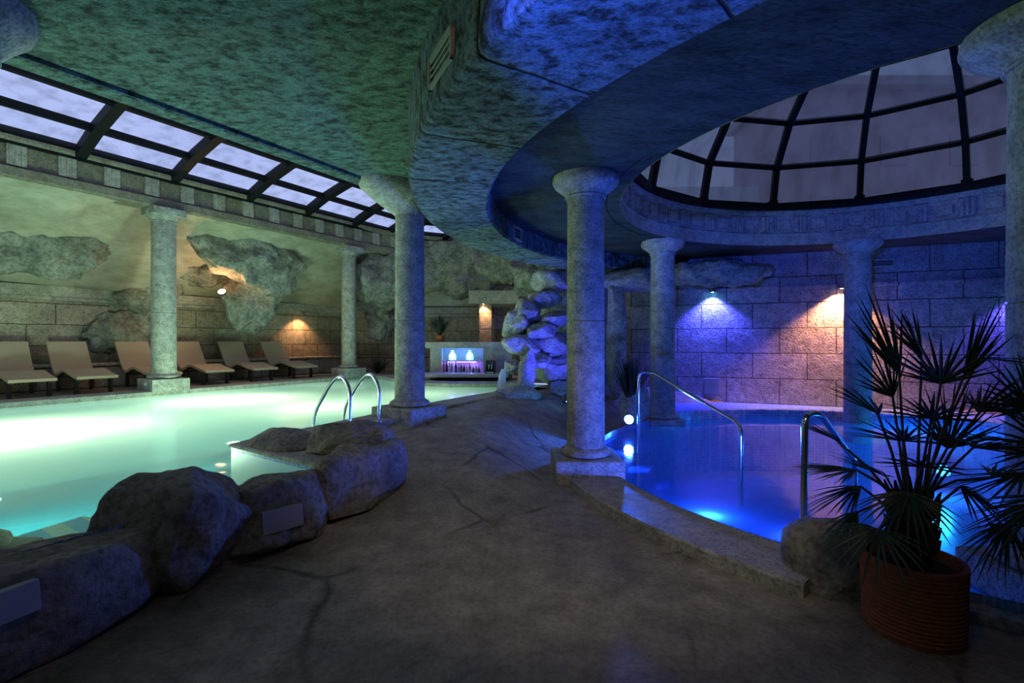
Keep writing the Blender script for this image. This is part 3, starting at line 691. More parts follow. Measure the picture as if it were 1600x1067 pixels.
# ================================================================== BOULDERS beside the long pool
def near_rock(a, b, top, seed, label, th=.5, ht=None, dz=0., **kw):
    a = Vector(a); b = Vector(b); d = (b - a); n = Vector((-d.y, d.x, 0)).normalized(); c = (a + b) / 2 + n * (th / 2 - .02)
    z0 = floor_z(c.x, c.y); h = top - z0
    return boulder('boulder', (c.x, c.y, z0 + h * .42), (d.length * 1.26, th * 1.45, h * 1.24), seed, M['boulder'], label, 'boulder', rot=math.atan2(d.y, d.x), base=z0 - .01 + dz, **{**dict(sq=3.2, rough=.06, sub=5), **kw})
b1 = near_rock((-2.9, .9, 0), (-2.08, 2.66, 0), .53, 31, 'long low boulder at the lower left corner, cropped by the frame', .60, sq=3.0, planes=5, tilt=(.05, 0))
b2 = near_rock((-2.11, 2.68, 0), (-1.74, 3.38, 0), .64, 35, 'tallest rounded boulder at the near pool edge, left of the plaque', .52)
b3 = near_rock((-1.83, 3.22, 0), (-1.34, 3.88, 0), .47, 33, 'low sloping boulder carrying a square grey plaque', .36)
b4 = near_rock((-1.40, 3.84, 0), (-.98, 4.72, 0), .58, 36, 'long boulder standing free at the end of the row by the walkway', .40)
b5 = boulder('boulder', (-1.60, 4.68, .52), (.92, .72, .42), 41, M['boulder'], 'rounded boulder on the coping in front of the ladder rails', rot=-.3, base=TZ - .03, sub=5)
b6 = boulder('boulder', (-2.33, 4.90, .50), (.95, .52, .22), 38, M['boulder'], 'flat boulder at the coping corner left of the ladder rails', rot=-.6, base=TZ - .03, sub=5)
from mathutils.bvhtree import BVHTree
def plaque(parent, px0, px1, py0, py1):     # flush on the rock face
    bv = BVHTree.FromPolygons([v.co for v in parent.data.vertices], [tuple(p.vertices) for p in parent.data.polygons])
    ce = cam.location; hit = []
    for px, py in ((px0, py0), (px1, py0), (px1, py1), (px0, py1), ((px0 + px1) / 2, (py0 + py1) / 2)):
        d = (W(px, py, 3) - ce).normalized(); h = bv.ray_cast(ce, d)
        if h[0] is not None: hit.append(h[0])
    if len(hit) < 3: return
    c = sum(hit, Vector()) / len(hit); n = Vector((0, 0, 0))
    for i in range(1, len(hit) - 1): n += (hit[i] - hit[0]).cross(hit[i + 1] - hit[0])
    n = n.normalized(); n = n if n.dot(ce - c) > 0 else -n
    n.z *= .5; n.normalize(); r = Vector((0, 0, 1)).cross(n).normalized(); u = n.cross(r)
    y = c.y; wd = (px1 - px0) / F * y / max(.5, abs(n.y)); ht = (py1 - py0) / F * y * 1.05
    MB().box(c + n * .012, (wd, .07, ht), Matrix((r, n, u)).transposed()).build('plaque', M['plaque'], parent, bevel=.004)
plaque(b3, 418, 459, 794, 826)
plaque(b1, -24, 20, 925, 972)

# ================================================================== LADDER RAILS
def bez(pts, n=8, r=.12):
    """polyline with rounded corners"""
    pts = [Vector(p) for p in pts]; out = [pts[0]]
    for i in range(1, len(pts) - 1):
        a, b, c = pts[i - 1], pts[i], pts[i + 1]
        u = (a - b); v = (c - b); t = min(r, u.length * .49, v.length * .49); p0 = b + u.normalized() * t; p1 = b + v.normalized() * t
        for k in range(n + 1):
            s = k / n; out.append(p0 * (1 - s) ** 2 + b * 2 * s * (1 - s) + p1 * s * s)
    out.append(pts[-1]); return out
def arch_rail(foot, label):
    foot = Vector(foot); r = empty('ladder_rail', foot); d = Vector((-.86, .5, 0))
    pts = bez([(0, 0, 0), (0, 0, .48), d * .16 + Vector((0, 0, .64)), d * .34 + Vector((0, 0, .52)), d * .66 + Vector((0, 0, .12)), d * .66 + Vector((0, 0, -.55))], 8, .16)
    MB().tube(pts, .021, 12).build('tube', M['steel'], r, smooth=True)
    MB().lathe([(.05, 0), (.05, .012), (.022, .02)], (0, 0, 0), 20).build('foot_flange', M['steel'], r, smooth=True)
    return tag(r, label, 'pool ladder rail', 'ladder rails')
arch_rail((-1.93, 5.80, TZ), 'arched steel ladder rail nearer the boulders')
arch_rail((-1.70, 6.22, TZ), 'arched steel ladder rail nearer the thick column')

# ================================================================== LOUNGERS
def lounger_proto():
    root = empty('sun_lounger')
    prof = [(0, 1.03), (.10, .88), (.24, .66), (.38, .47), (.48, .385), (.60, .37), (.74, .42), (.90, .475), (1.04, .47), (1.25, .425), (1.50, .375), (1.72, .345)]
    P_ = bez([(x, 0, z) for x, z in prof], 3, .08); wd = .66; th = .055; vs = []; fs = []; n = len(P_)
    for i, p in enumerate(P_):
        t = (P_[min(i + 1, n - 1)] - P_[max(0, i - 1)]).normalized(); nn = Vector((-t.z, 0, t.x)); nn = nn if nn.z > 0 else -nn
        for y in (-wd / 2, wd / 2):
            vs += [p + Vector((0, y, 0)), p - nn * th + Vector((0, y, 0))]
    for i in range(n - 1):
        a, b = i * 4, i * 4 + 4
        fs += [(a, a + 2, b + 2, b), (a + 1, b + 1, b + 3, a + 3), (a, b, b + 1, a + 1), (a + 2, a + 3, b + 3, b + 2)]
    fs += [(0, 1, 3, 2), (4 * n - 4, 4 * n - 2, 4 * n - 1, 4 * n - 3)]
    MB().add(vs, fs).build('cushion', M['fabric'], root, smooth=True, bevel=.012, angle=50)
    fr = MB()
    for y in (-.27, .27):
        fr.tube(bez([(.02, y, .93), (.38, y, .40), (.55, y, .30), (.9, y, .40), (1.68, y, .28)], 5, .15), .024, 8)
    fr.box((.56, 0, .30), (.05, .54, .05)); fr.box((1.45, 0, .31), (.05, .54, .05))
    fr.build('frame', M['wood'], root, smooth=True)
    for x, y, h in ((.50, -.27, .30), (.50, .27, .30), (1.50, -.27, .31), (1.50, .27, .31)):
        MB().box((x, y, h / 2), (.07, .055, h)).build('leg', M['wood'], root)
    return root
lp = lounger_proto()
labs = ['lounger cropped by the left edge, first in the row', 'taupe lounger second from the left, with its leg end over the bright water', 'taupe lounger just left of the slim pool column',
        'taupe lounger partly hidden by the right side of the slim pool column', 'taupe lounger between the slim column and the last lounger', 'last lounger of the row, farthest, under the warm wall light']
for i, bx in enumerate((8, 104, 206, 289, 360, 424)):
    s = s_at(bx, -13.78); p = L(-13.78, s); rz = math.atan2(ND.y, ND.x); loc = (p.x, p.y, TZ)
    if i == 0: lp.location = loc; lp.rotation_euler = (0, 0, rz); tag(lp, labs[0], 'sun lounger', 'loungers along the wall')
    else: dup(lp, loc, rz, labs[i])

# ================================================================== ROUND POOL: handrails, lamps, boulder
def handrail(pts, r, label):
    base = Vector(pts[0]); h = empty('handrail', base)
    MB().tube([p - base for p in bez(pts, 10, .13)], r, 12).build('tube', M['steel'], h, smooth=True)
    for q in (pts[0], pts[-1]): MB().lathe([(.055, 0), (.055, .012), (r, .02)], Vector(q) - base, 20).build('foot_flange', M['steel'], h, smooth=True)
    return tag(h, label, 'handrail')
handrail([W(998, 690, 7.55).xy.to_3d() + Vector((0, 0, -.18)), W(998, 582, 7.55), W(1020, 582, 7.5), W(1158, 664, 5.62), (2.645, 5.62, -.36)], .024, 'sloping steel handrail running down the steps of the round pool')
handrail([(1.985, 3.32, .09), W(1258, 646, 3.32), W(1282, 648, 3.42), (3.35, 4.75, .33), (3.36, 4.77, -1.0)], .024, 'steel handrail rising beside the potted palm at the round pool')
def flood(loc, aim, r, lens, label, energy, col, size=.06, kind='POINT', angle=120, name='pool_lamp', push=.07):
    loc = Vector(loc); d = (Vector(aim) - loc).normalized(); q = d.to_track_quat('Z', 'Y').to_matrix(); e = empty(name, loc)
    mb = MB().lathe([(.01, -.08), (r * .8, -.08), (r * .95, -.05), (r * 1.08, .0), (r * 1.08, .018), (r * .93, .018)], (0, 0, 0), 24); mb.v = [tuple(q @ Vector(v)) for v in mb.v]
    mb.build('housing', M['housing'], e, smooth=True)
    mb = MB().lathe([(r * .93, .012), (r * .5, .022), (.005, .026)], (0, 0, 0), 24); mb.v = [tuple(q @ Vector(v)) for v in mb.v]
    mb.build('lens', lens, e, smooth=True)
    l = light('lamp_light', kind, d * push, energy, col, None, size, d * 2, angle); l.parent = e
    return tag(e, label, 'lamp')
flood(W(983, 655, 7.70), W(983, 655, 7.7) + Vector((-.40, -1., -.08)), .075, M['lamp_blue'], 'glaring blue lamp at the foot of the sloping handrail', 420., (.03, .12, 1.), .06, 'SPOT', 130, push=.09)
flood((2.20, 3.52, .05), (1.15, 4.9, .0), .06, M['lamp_blue'], 'blue lamp half hidden behind the boulder at the foot of the handrail by the palm', 420., (.04, .10, 1.), .05, 'SPOT', 140, push=.08)
flood((1.62, 4.08, -.04), O, .03, M['lamp_blue'], 'tiny blue underwater lamp close to the curved coping', 28., (.02, .12, 1.), .03, push=.06)
for p, lab in (((6.6, 4.0, -.55), 'assumed blue underwater lamp behind the palm'), ((7.0, 7.9, -.6), 'assumed blue underwater lamp at the back of the round pool')):
    flood(p, O + Vector((0, 0, -.3)), .09, M['lamp_dim'], lab, 95. if p[0] > 6.8 else 55., (.02, .36, 1.), .1)  # both lamps unseen, assumed as sources of the blue water glow
boulder('boulder', (1.99, 2.97, .13), (.50, .62, .54), 52, M['boulder'], 'upright rounded boulder between the round pool coping and the palm pot', rot=.5, base=-.01)
boulder('boulder', (2.33, 2.86, .12), (.38, .42, .46), 53, M['boulder'], 'smaller boulder tucked behind the palm pot', rot=.9, base=-.01)
boulder('boulder', W(988, 630, 8.45), (.6, .6, .75), 54, M['fall_rock'], 'pale boulder behind the glaring blue lamp', rot=.2, base=.0)

# ================================================================== LONG POOL LAMPS
for p, e_, lab in (((-5.3, 9.3, -.45), 1.1, 'submerged white lamp below the glare near the slim column'), ((-6.2, 5.7, -.4), 2.0, 'submerged white lamp below the glare at the left edge'),
                   ((-3.2, 8.2, -.75), .55, 'assumed submerged lamp in mid pool behind the ladder'), ((-1.9, 10.2, -.7), .25, 'assumed submerged lamp in the far arm before the bar'), ((-4.4, 12.2, -.75), .15, 'assumed submerged lamp at the far pool corner'), ((-5.2, 3.0, .27), .55, 'added submerged lamp lighting the striped step')):  # last lamp is unseen, added high in the water to light the step top
    flood(p, Vector(p) + Vector((0, 0, 1)), .14, M['lamp_white'], lab, P['pool'] * e_, P['pool_col'], .12, push=.12)  # mid-pool, far-arm and corner lamps are unseen, assumed for the overall glow

# ================================================================== WALL LAMPS
def wall_lamp(loc, target, lens, label, energy, col, angle=100, r=.05):
    return flood(loc, target, r, lens, label, energy, col, .03, 'SPOT', angle, 'wall_lamp', .05)
p = W(347, 456, 11.9); flood(p, p + Vector((.1, -.6, .5)), .085, M['lamp_warm'], 'bright wall lamp on the cornice beside the rock tongue', 34., P['warm'], .05, name='wall_lamp', push=.14)
sL = s_at(475, -13.85); p = L(-13.85, sL) + Vector((0, 0, 2.36)); wall_lamp(p, p - Vector((-ND.x * -.35, ND.y * .35, 1)), M['lamp_warm'], 'warm downlight under the cornice above the last lounger', 70., P['warm'], 110)
p = W(755, 474, 14.5); wall_lamp(p, p + Vector((.05, .12, -1)), M['lamp_warm'], 'warm downlight on the doorway pillar', 75., P['warm'], 110, .04)
nW = Vector((WALL_D.y, -WALL_D.x, 0)); nW = nW if nW.y < 0 else -nW
def on_wall(px, py, out=.1):
    k = (px - 800) / F; t = (wr0.x - k * wr0.y) / (k * WALL_D.y - WALL_D.x); q = wr0 + WALL_D * t; q = q + nW * out
    return Vector((q.x, q.y, 1.5 + (533.5 - py) / F * q.y))
p = on_wall(1113, 455, .16); wall_lamp(p, p + Vector((0, 0, -1)) - nW * .12, M['lamp_blue'], 'small blue downlight on the block wall left of the warm glow', 520., (.06, .07, 1.), 115)
p = on_wall(1312, 449, .16); wall_lamp(p, p + Vector((0, 0, -1)) - nW * .12, M['lamp_warm'], 'warm downlight on the block wall behind the far column', 620., (1., .42, .20), 115)
p = on_wall(1600, 449, .16); wall_lamp(p, p + Vector((0, 0, -1)) - nW * .12, M['lamp_blue'], 'assumed blue downlight on the block wall past the right edge', 260., (.10, .08, 1.), 115)  # out of view; assumed lamp giving blue light past the right edge
# ledge on the ring wall
a, b = on_wall(985, 450, 0), on_wall(1700, 450, 0)
mb = MB().sweep([(a.x, a.y), (b.x, b.y)], [(0, 2.57), (.06, 2.57), (.07, 2.60), (.07, 2.64), (0, 2.65)]); struct(mb.build('trim_16', M['block_ring']), 'thin stone ledge on the block wall above the downlights', 'ledge')
outcrop(1120, 425, 10.0, (2.0, .8, .62), 22, 'dark rock lump high on the block wall between two round pool columns', rot=math.atan2(WALL_D.y, WALL_D.x))

# ================================================================== WATERFALL
fall = [(865, 440, 10.6, (1.0, .9, .5)), (848, 468, 10.2, (.75, .7, .42)), (822, 487, 10.0, (.8, .7, .5)), (862, 500, 9.9, (.7, .7, .36)), (806, 508, 9.8, (.62, .6, .55)), (845, 517, 9.7, (.8, .6, .32)),
        (820, 540, 9.7, (1.1, .8, .42)), (868, 540, 10., (.9, .9, .6)), (835, 563, 9.5, (.7, .6, .34)), (802, 572, 9.6, (.42, .5, .34)), (878, 575, 10., (.9, .8, .6)), (890, 610, 9.9, (1.0, .9, .5))]
fl = ['topmost ledge rock of the waterfall', 'second rock from the top of the waterfall', 'rock on the upper left of the waterfall', 'flat rock in mid waterfall by the column', 'outermost left rock of the waterfall', 'flat bright slab halfway down the waterfall',
      'wide slab over the waterfall arch', 'rounded rock beside the arch near the column', 'capstone of the small arch', 'spout rock where water pours out', 'dark rock right of the arch', 'lowest dark rock right of the arch leg']
for i, (px, py, y, sz) in enumerate(fall):
    boulder('boulder', W(px, py, y), sz, 60 + i, M['fall_rock'], fl[i], 'waterfall rock', group='waterfall rocks', rot=i * .7, planes=13, rough=.1, tilt=(.1 * (i % 3 - 1), .12 * (i % 2)))
vs, fs = rock((0, 0, 0), (.34, .30, 1.15), 80, planes=10); mb = MB().add([Vector(v) * 1 + Vector((.10 * (v.z), 0, 0)) + W(822, 590, 9.2) for v in vs], fs)
tag(mb.build('boulder', M['fall_rock'], smooth=True), 'leaning rock leg holding up the waterfall arch', 'waterfall rock', 'waterfall rocks')
boulder('boulder', (.06, 9.15, .50), (1.0, .7, .32), 81, M['fall_rock'], 'flat foot rock at the base of the waterfall leg', 'waterfall rock', group='waterfall rocks', base=.3)
boulder('boulder', W(770, 610, 11.9), (.01, .01, .01), 82, M['fall_rock']) if 0 else None
m, nt = nodes('falling_water'); lk = nt.links.new
a = N(nt, 'BsdfTransparent'); b = N(nt, 'BsdfTranslucent'); b.inputs[0].default_value = (.9, .97, 1, 1); g = N(nt, 'BsdfDiffuse'); g.inputs[0].default_value = (.9, .97, 1, 1)
m0 = N(nt, 'MixShader'); m0.inputs[0].default_value = .5; lk(b.outputs[0], m0.inputs[1]); lk(g.outputs[0], m0.inputs[2])
m1 = N(nt, 'MixShader'); m1.inputs[0].default_value = .55; lk(a.outputs[0], m1.inputs[1]); lk(m0.outputs[0], m1.inputs[2]); o = N(nt, 'OutputMaterial'); lk(m1.outputs[0], o.inputs[0]); M['jet'] = m
mb = MB()
for k in range(14):
    top = W(784 + k * .5, 577, 9.45 - .01 * (k % 3)); bot = W(775 + k * 1.25, 612, 9.38 + .02 * (k % 4)); bot.z = WZ
    mb.tube([top, top.lerp(bot, .3) + Vector((-.01, -.03, .05)), top.lerp(bot, .65) + Vector((-.01, -.03, .03)), bot], [.008, .010, .011, .013], 6)
tag(mb.build('waterfall_stream', M['jet'], smooth=True), 'thin curtain of water falling from the spout rock into the pool', 'falling water', kind='stuff')
# cave wall right of the waterfall, behind the lit column
boulder('rock_outcrop', (1.5, 11.6, 1.6), (2.6, 1.4, 3.4), 90, M['rock'], 'dark cave rock mass behind the lit round pool column', 'rock outcrop', kind='structure', planes=12, base=.2)
boulder('rock_outcrop', W(962, 528, 9.9), (.42, .42, 2.5), 91, M['fall_rock'], 'narrow rock pillar just right of the blue-lit column', 'rock outcrop', kind='structure', planes=9, base=.2)
boulder('rock_outcrop', W(985, 437, 10.2), (1.5, .9, .5), 92, M['fall_rock'], 'overhanging rock slab over the narrow rock pillar', 'rock outcrop', kind='structure', planes=9)
# assumed blue uplight, unseen itself, lighting the fall
flood((.9, 8.2, .545), (.6, 10.0, 2.0), .07, M['lamp_blue'], 'assumed blue uplight on the walkway aimed at the waterfall', 230., (.06, .06, 1.), .05, 'SPOT', 80, 'assumed_spotlight', .05)
# assumed blue floodlight out of view, added to brighten the ring ceiling
flood((-1.2, -.6, 2.6), (.9, 2.5, 3.04), .09, M['lamp_blue'], 'assumed blue floodlight out of view, aimed at the ceiling ring', 2400., (.02, .08, 1.), .05, 'SPOT', 33, 'assumed_spotlight', .05)

# ================================================================== BAR
bar_ = empty('pool_bar', (-1.2, 12.9, TZ)); bo = Vector(bar_.location)
def bx(px0, px1, z0, z1, y0, y1, mb=None):
    mb = mb or MB(); a = (px0 - 800) / F * y0; b = (px1 - 800) / F * y0
    return mb.box(Vector(((a + b) / 2, (y0 + y1) / 2, (z0 + z1) / 2)) - bo, (b - a, y1 - y0, z1 - z0))
bY = 13.3
def ez(py, y=bY): return 1.5 + (533.5 - py) / F * y
bx(672, 690, TZ, ez(544), bY, bY + .5).build('side_pier', M['barwall'], bar_)
bx(755, 800, TZ, ez(544), bY, bY + .5).build('side_pier', M['barwall'], bar_)
bx(690, 755, TZ, ez(544), bY + .42, bY + .5).build('back_panel', plain('bar_niche_panel', (.42, .38, .44), .6), bar_)
bx(664, 802, ez(544), ez(534), bY - .12, bY + .55).build('top_slab', M['barwall'], bar_, bevel=.03)
bx(690, 752, ez(565), ez(563), bY + .1, bY + .42).build('shelf', M['counter'], bar_)
# counter with a rounded left end
mb = MB(); cy0, cy1 = 12.62, 13.35; xa, xb = (676 - 800) / F * 12.7, (795 - 800) / F * 12.7
cpts = [(xb, cy1), (xb, cy0)] + [(xa + .36 * math.cos(t), (cy0 + cy1) / 2 + .365 * math.sin(t)) for t in (math.radians(-90 - 18 * k) for k in range(11))]
for z in (.56, .66):
    mb.v += [(x - bo.x, y - bo.y, z - bo.z) for x, y in cpts]
n = len(cpts); mb.add([], []); mb.f += [tuple(range(n, 2 * n)), tuple(reversed(range(n)))] + [(i, (i + 1) % n, n + (i + 1) % n, n + i) for i in range(n)]; mb.mi += [0] * (n + 2)
mb.build('countertop', M['counter'], bar_, bevel=.02)
bx(680, 794, TZ - .02, .56, 12.8, 13.3).build('counter_base', M['dark'], bar_)
tag(bar_, 'low stone poolside bar with a lit niche of bottles at the far pool edge', 'bar')
for px, lab in ((707, 'left glowing bottle lamp on the bar shelf'), (734, 'right glowing bottle lamp on the bar shelf')):
    e = empty('bottle_lamp', ((px - 800) / F * (bY + .25), bY + .25, ez(563) + .001))
    MB().lathe([(.01, 0), (.09, 0), (.10, .03), (.10, .13), (.06, .2), (.035, .22), (.035, .27), (.01, .27)], (0, 0, 0), 16).build('bottle', plain('lit_bottle', (.5, .8, .6), .3, emit=(.30, .95, .80) if px < 720 else (.25, .9, .75), es=2.2), e, smooth=True)
    MB().box((0, 0, .01), (.16, .14, .02)).build('stand', M['black'], e)
    l = light('lamp_light', 'POINT', (0, -.14, .15), 9., (.06, .16, 1.), None, .05); l.parent = e
    tag(e, lab, 'bottle lamp')
us = empty('added_shelf_light', ((722 - 800) / F * (bY + .28), bY + .28, ez(565) - .02))  # unseen strip, added to light the bottles below the shelf
MB().box((0, 0, 0), (.8, .03, .02)).build('strip', plain('added_violet_strip', (.4, .3, .8), .4, emit=(.35, .2, 1.), es=6.), us)
for u in (-.3, .3): l = light('lamp_light', 'POINT', (u, -.05, -.04), 4.5, (.28, .16, 1.), None, .04); l.parent = us
tag(us, 'added violet strip light brightening the niche below the bar shelf', 'strip light')
random.seed(5)
cols = [(.08, .02, .02), (.25, .12, .04), (.35, .35, .4), (.05, .12, .06), (.4, .3, .12), (.5, .5, .55)]
bm_ = [plain('bottle_glass_%s' % n_, c, .12) for n_, c in zip(('red', 'amber', 'clear', 'green', 'gold', 'white'), cols)]
capm = plain('bottle_cap', (.3, .25, .1), .3, .8)
bl = ['dark red', 'amber', 'clear', 'green', 'gold', 'white']
for k in range(13):
    px = 693 + k * 4.6 + random.uniform(-.8, .8); h = random.uniform(.22, .34) if k < 7 else random.uniform(.14, .26); y = 13.25 + .12 * (k % 2) - (.12 if k > 7 else 0); j = (k * 5 + 1) % 6
    o = MB().lathe([(.01, 0), (.034, 0), (.037, .02), (.037, h * .55), (.03, h * .66), (.013, h * .76), (.012, h), (.01, h)], (0, 0, 0), 12).build('bottle', bm_[j], smooth=True, angle=60)
    o.location = ((px - 800) / F * y, y, .661)
    MB().lathe([(.015, h - .03), (.015, h + .005), (.002, h + .006)], (0, 0, 0), 10).build('cap', capm, o)
    tag(o, '%s bottle on the bar counter, %s' % (bl[j], ('first', 'second', 'third', 'fourth', 'fifth', 'sixth', 'seventh', 'eighth', 'ninth', 'tenth', 'eleventh', 'twelfth', 'thirteenth')[k] + ' from the niche pier'), 'bottle', 'bottles on the bar counter')
cm = empty('coffee_machine', ((766 - 800) / F * 12.85, 12.9, .66)); 
MB().box((0, 0, .17), (.28, .24, .34)).build('body', M['black'], cm, bevel=.02)
MB().box((0, -.125, .12), (.18, .02, .14)).build('dispensing_bay', M['dark'], cm)
for u in (-.03, .04): MB().tube([(u, -.14, .24), (u, -.14, .12)], .010, 8).build('spout', M['steel'], cm)
MB().box((0, -.14, .03), (.2, .06, .02)).build('drip_tray', M['steel'], cm)
tag(cm, 'black coffee machine on the right end of the bar counter', 'coffee machine')

# ================================================================== PLANTS
def blade_fan(mb, hub, d, up, n, ln, spread, droop, w, rnd):
    """fan of stiff pointed leaflets from a hub; d = facing direction"""
    d = d.normalized(); s = d.cross(up).normalized(); u = s.cross(d).normalized()
    for k in range(n):
        a = (k / (n - 1) - .5) * spread + rnd.uniform(-.03, .03); l = ln * (1 - .28 * abs(a) / (spread / 2)) * rnd.uniform(.85, 1.08)
        q = (d * math.cos(a) + s * math.sin(a)).normalized(); fold = u * (.16 * math.cos(k * 2.1)) * .35
        pts = []
        for t in (0, .3, .65, 1.):
            pts.append(hub + (q + fold) * (l * t) - Vector((0, 0, 1)) * droop * l * t * t)
        nrm = q.cross(u).normalized(); ws = (w * .55, w, w * .75, .0008)
        vs = []
        for p, ww in zip(pts, ws): vs += [p - nrm * ww + u * ww * .5, p, p + nrm * ww + u * ww * .5]
        fs = []
        for i in range(3):
            b = i * 3; fs += [(b, b + 1, b + 4, b + 3), (b + 1, b + 2, b + 5, b + 4)]
        mb.add(vs, fs)
def palm(loc, r, h, label, fronds, seed, trunk_h=.32):
    rnd = random.Random(seed); e = empty('potted_palm', loc)
    pr = [(r * .5, 0), (r * .97, 0), (r * .99, .01)]
    nrb = 16
    for k in range(nrb):
        z = .02 + (h - .05) * k / nrb; dz = (h - .05) / nrb; rr = r * (.98 + .04 * k / nrb)
        pr += [(rr, z), (rr + .007, z + dz * .35), (rr + .007, z + dz * .7), (rr, z + dz * .95)]
    pr += [(r * 1.04, h - .03), (r * 1.06, h - .015), (r * 1.05, h), (r * .95, h), (r * .92, h - .05), (r * .9, h - .08)]
    pot = MB().lathe(pr, (0, 0, 0), 44).build('pot', M['terra'], e, smooth=True, angle=60)
    MB().lathe([(r * .93, h - .06), (r * .5, h - .04), (.01, h - .03)], (0, 0, 0), 28).build('soil', M['soil'], e, smooth=True)
    tr = MB(); tr.tube([(0, 0, h - .06), (.01, 0, h + trunk_h * .5), (.0, .01, h + trunk_h)], [.085, .075, .05], 12)
    for k in range(60):                     # leaf-base stubs
        a = k * 2.4; z = h - .02 + trunk_h * k / 60; o = Vector((math.cos(a), math.sin(a), 0)); c = Vector((0, 0, z))
        tr.tube([c + o * .05, c + o * .10 + Vector((0, 0, .05)), c + o * .115 + Vector((0, 0, .10))], [.018, .013, .004], 5)
    tr.build('trunk', M['trunk'], e, smooth=True)
    top = Vector((0, 0, h + trunk_h))
    for (hub, d, n, ln, spread, droop) in fronds:
        hub = Vector(hub) - Vector(loc); f = MB(); st = MB(); d = Vector(d)
        up = Vector((0, 0, 1)) if abs(d.normalized().z) < .8 else Vector((rnd.uniform(-.3, .3), -1, .2))
        base = top + Vector((hub.x, hub.y, 0)).normalized() * .05 - Vector((0, 0, rnd.uniform(0, trunk_h * .5)))
        mid = base.lerp(hub, .5) + Vector((0, 0, .06 * (hub - base).length))
        blade_fan(f, hub, d, up, n, ln, spread, droop, .0078, rnd)
        fo = f.build('frond', M['leaf'], e)
        st.tube([base, mid, hub, hub + d.normalized() * .03], [.009, .007, .006, .003], 6); st.build('stalk', M['stalk'], fo, smooth=True)
    return tag(e, label, 'potted palm')
PL = Vector((2.08, 2.53, 0)); pc = 2.53
def fr_(px, py, dy, tx, ty, ln, n=16, spread=2.2, droop=.1, ddy=0.):
    hub = W(px, py, pc + dy); tip = W(tx, ty, pc + dy + ddy); return (hub, tip - hub, n, ln, spread, droop)
FR = [fr_(1405, 585, -.05, 1350, 460, .50, 13, .75, .0), fr_(1440, 560, .05, 1395, 470, .36, 12, .9), fr_(1505, 590, .0, 1560, 478, .46, 13, .7, .02), fr_(1470, 600, -.15, 1460, 520, .34, 18, 2.4, .0, -.15),
      fr_(1372, 648, -.05, 1305, 590, .33, 16, 1.7), fr_(1340, 735, -.05, 1230, 728, .38, 18, 1.6, .1), fr_(1345, 760, .05, 1240, 800, .32, 16, 1.7, .15), fr_(1372, 828, -.2, 1340, 880, .30, 18, 3.6, .3, -.1),
      fr_(1412, 690, -.2, 1380, 640, .30, 18, 2.8, .05, -.2), fr_(1455, 655, -.25, 1450, 600, .30, 20, 3.0, .05, -.25), fr_(1530, 645, .0, 1600, 585, .36, 18, 1.9, .05), fr_(1520, 700, -.1, 1590, 690, .34, 18, 2.0, .1),
      fr_(1500, 760, -.2, 1560, 800, .32, 18, 2.4, .2, -.1), fr_(1420, 770, -.25, 1400, 850, .28, 18, 2.8, .3, -.2), fr_(1480, 700, .2, 1500, 600, .40, 18, 2.2, .0), fr_(1395, 620, .2, 1360, 540, .40, 16, 1.8, .0),
      fr_(1530, 560, .1, 1590, 560, .34, 14, 1.5, .1), fr_(1385, 745, .15, 1300, 700, .36, 18, 2.0, .1), fr_(1550, 745, .1, 1640, 720, .34, 18, 2.0, .1), fr_(1440, 730, -.3, 1440, 690, .25, 20, 3.4, .1, -.25),
      fr_(1310, 690, .1, 1250, 650, .28, 14, 1.6, .1), fr_(1340, 800, .1, 1270, 860, .26, 14, 1.8, .25)]
palm(tuple(PL), .212, .385, 'fan palm in a ribbed terracotta pot standing by the round pool', FR, 3)
p2 = Vector((2.95, 2.02, 0))
def fr2(px, py, dy, tx, ty, ln, n=16, spread=2.2, droop=.1):
    hub = W(px, py, 2.35 + dy); return (hub, W(tx, ty, 2.35 + dy) - hub, n, ln, spread, droop)
FR2 = [fr2(1610, 640, 0, 1560, 560, .34), fr2(1590, 690, 0, 1510, 680, .36), fr2(1600, 740, -.1, 1520, 760, .36), fr2(1620, 790, 0, 1550, 850, .36, 16, 2.2, .2), fr2(1660, 600, 0, 1640, 500, .4), fr2(1700, 700, 0, 1780, 640, .4), fr2(1585, 650, .15, 1520, 620, .32),
       fr2(1640, 700, -.2, 1600, 640, .34, 18, 2.8), fr2(1640, 780, -.2, 1590, 800, .34, 18, 2.8, .2), fr2(1575, 820, .05, 1520, 880, .28, 16, 2.2, .3)]
palm(tuple(p2), .24, .42, 'darker fan palm cropped by the right edge behind the first pot', FR2, 4)
def spiky(loc, h, n, spread, label, pot=None, seed=1, name='spiky_plant', zlean=1.):
    rnd = random.Random(seed); e = empty(name, loc); b0 = 0.
    if pot:
        MB().lathe([(pot * .6, 0), (pot * .75, 0), (pot, pot * 1.2), (pot * 1.06, pot * 1.25), (pot * 1.05, pot * 1.35), (pot * .85, pot * 1.3), (.005, pot * 1.15)], (0, 0, 0), 24).build('pot', M['terra'], e, smooth=True); b0 = pot * 1.15
    mb = MB()
    for k in range(n):
        a = rnd.uniform(0, 6.283); t = rnd.random() ** .7 * spread; o = Vector((math.cos(a), math.sin(a), 0)); l = h * rnd.uniform(.7, 1.05); s = Vector((-o.y, o.x, 0))
        q = []
        for u in (0, .4, .75, 1.):
            p = o * (t * l * u + .15 * t * l * u * u) + Vector((0, 0, b0 + l * u * (1 - .35 * t * u) * zlean)); ww = (.010, .013, .009, .0008)[(0, .4, .75, 1.).index(u)] * h * 1.4; q += [p - s * ww, p + s * ww]
        mb.add(q, [(0, 1, 3, 2), (2, 3, 5, 4), (4, 5, 7, 6)])
    mb.build('leaves', M['leaf_dark'], e); return tag(e, label, 'plant')
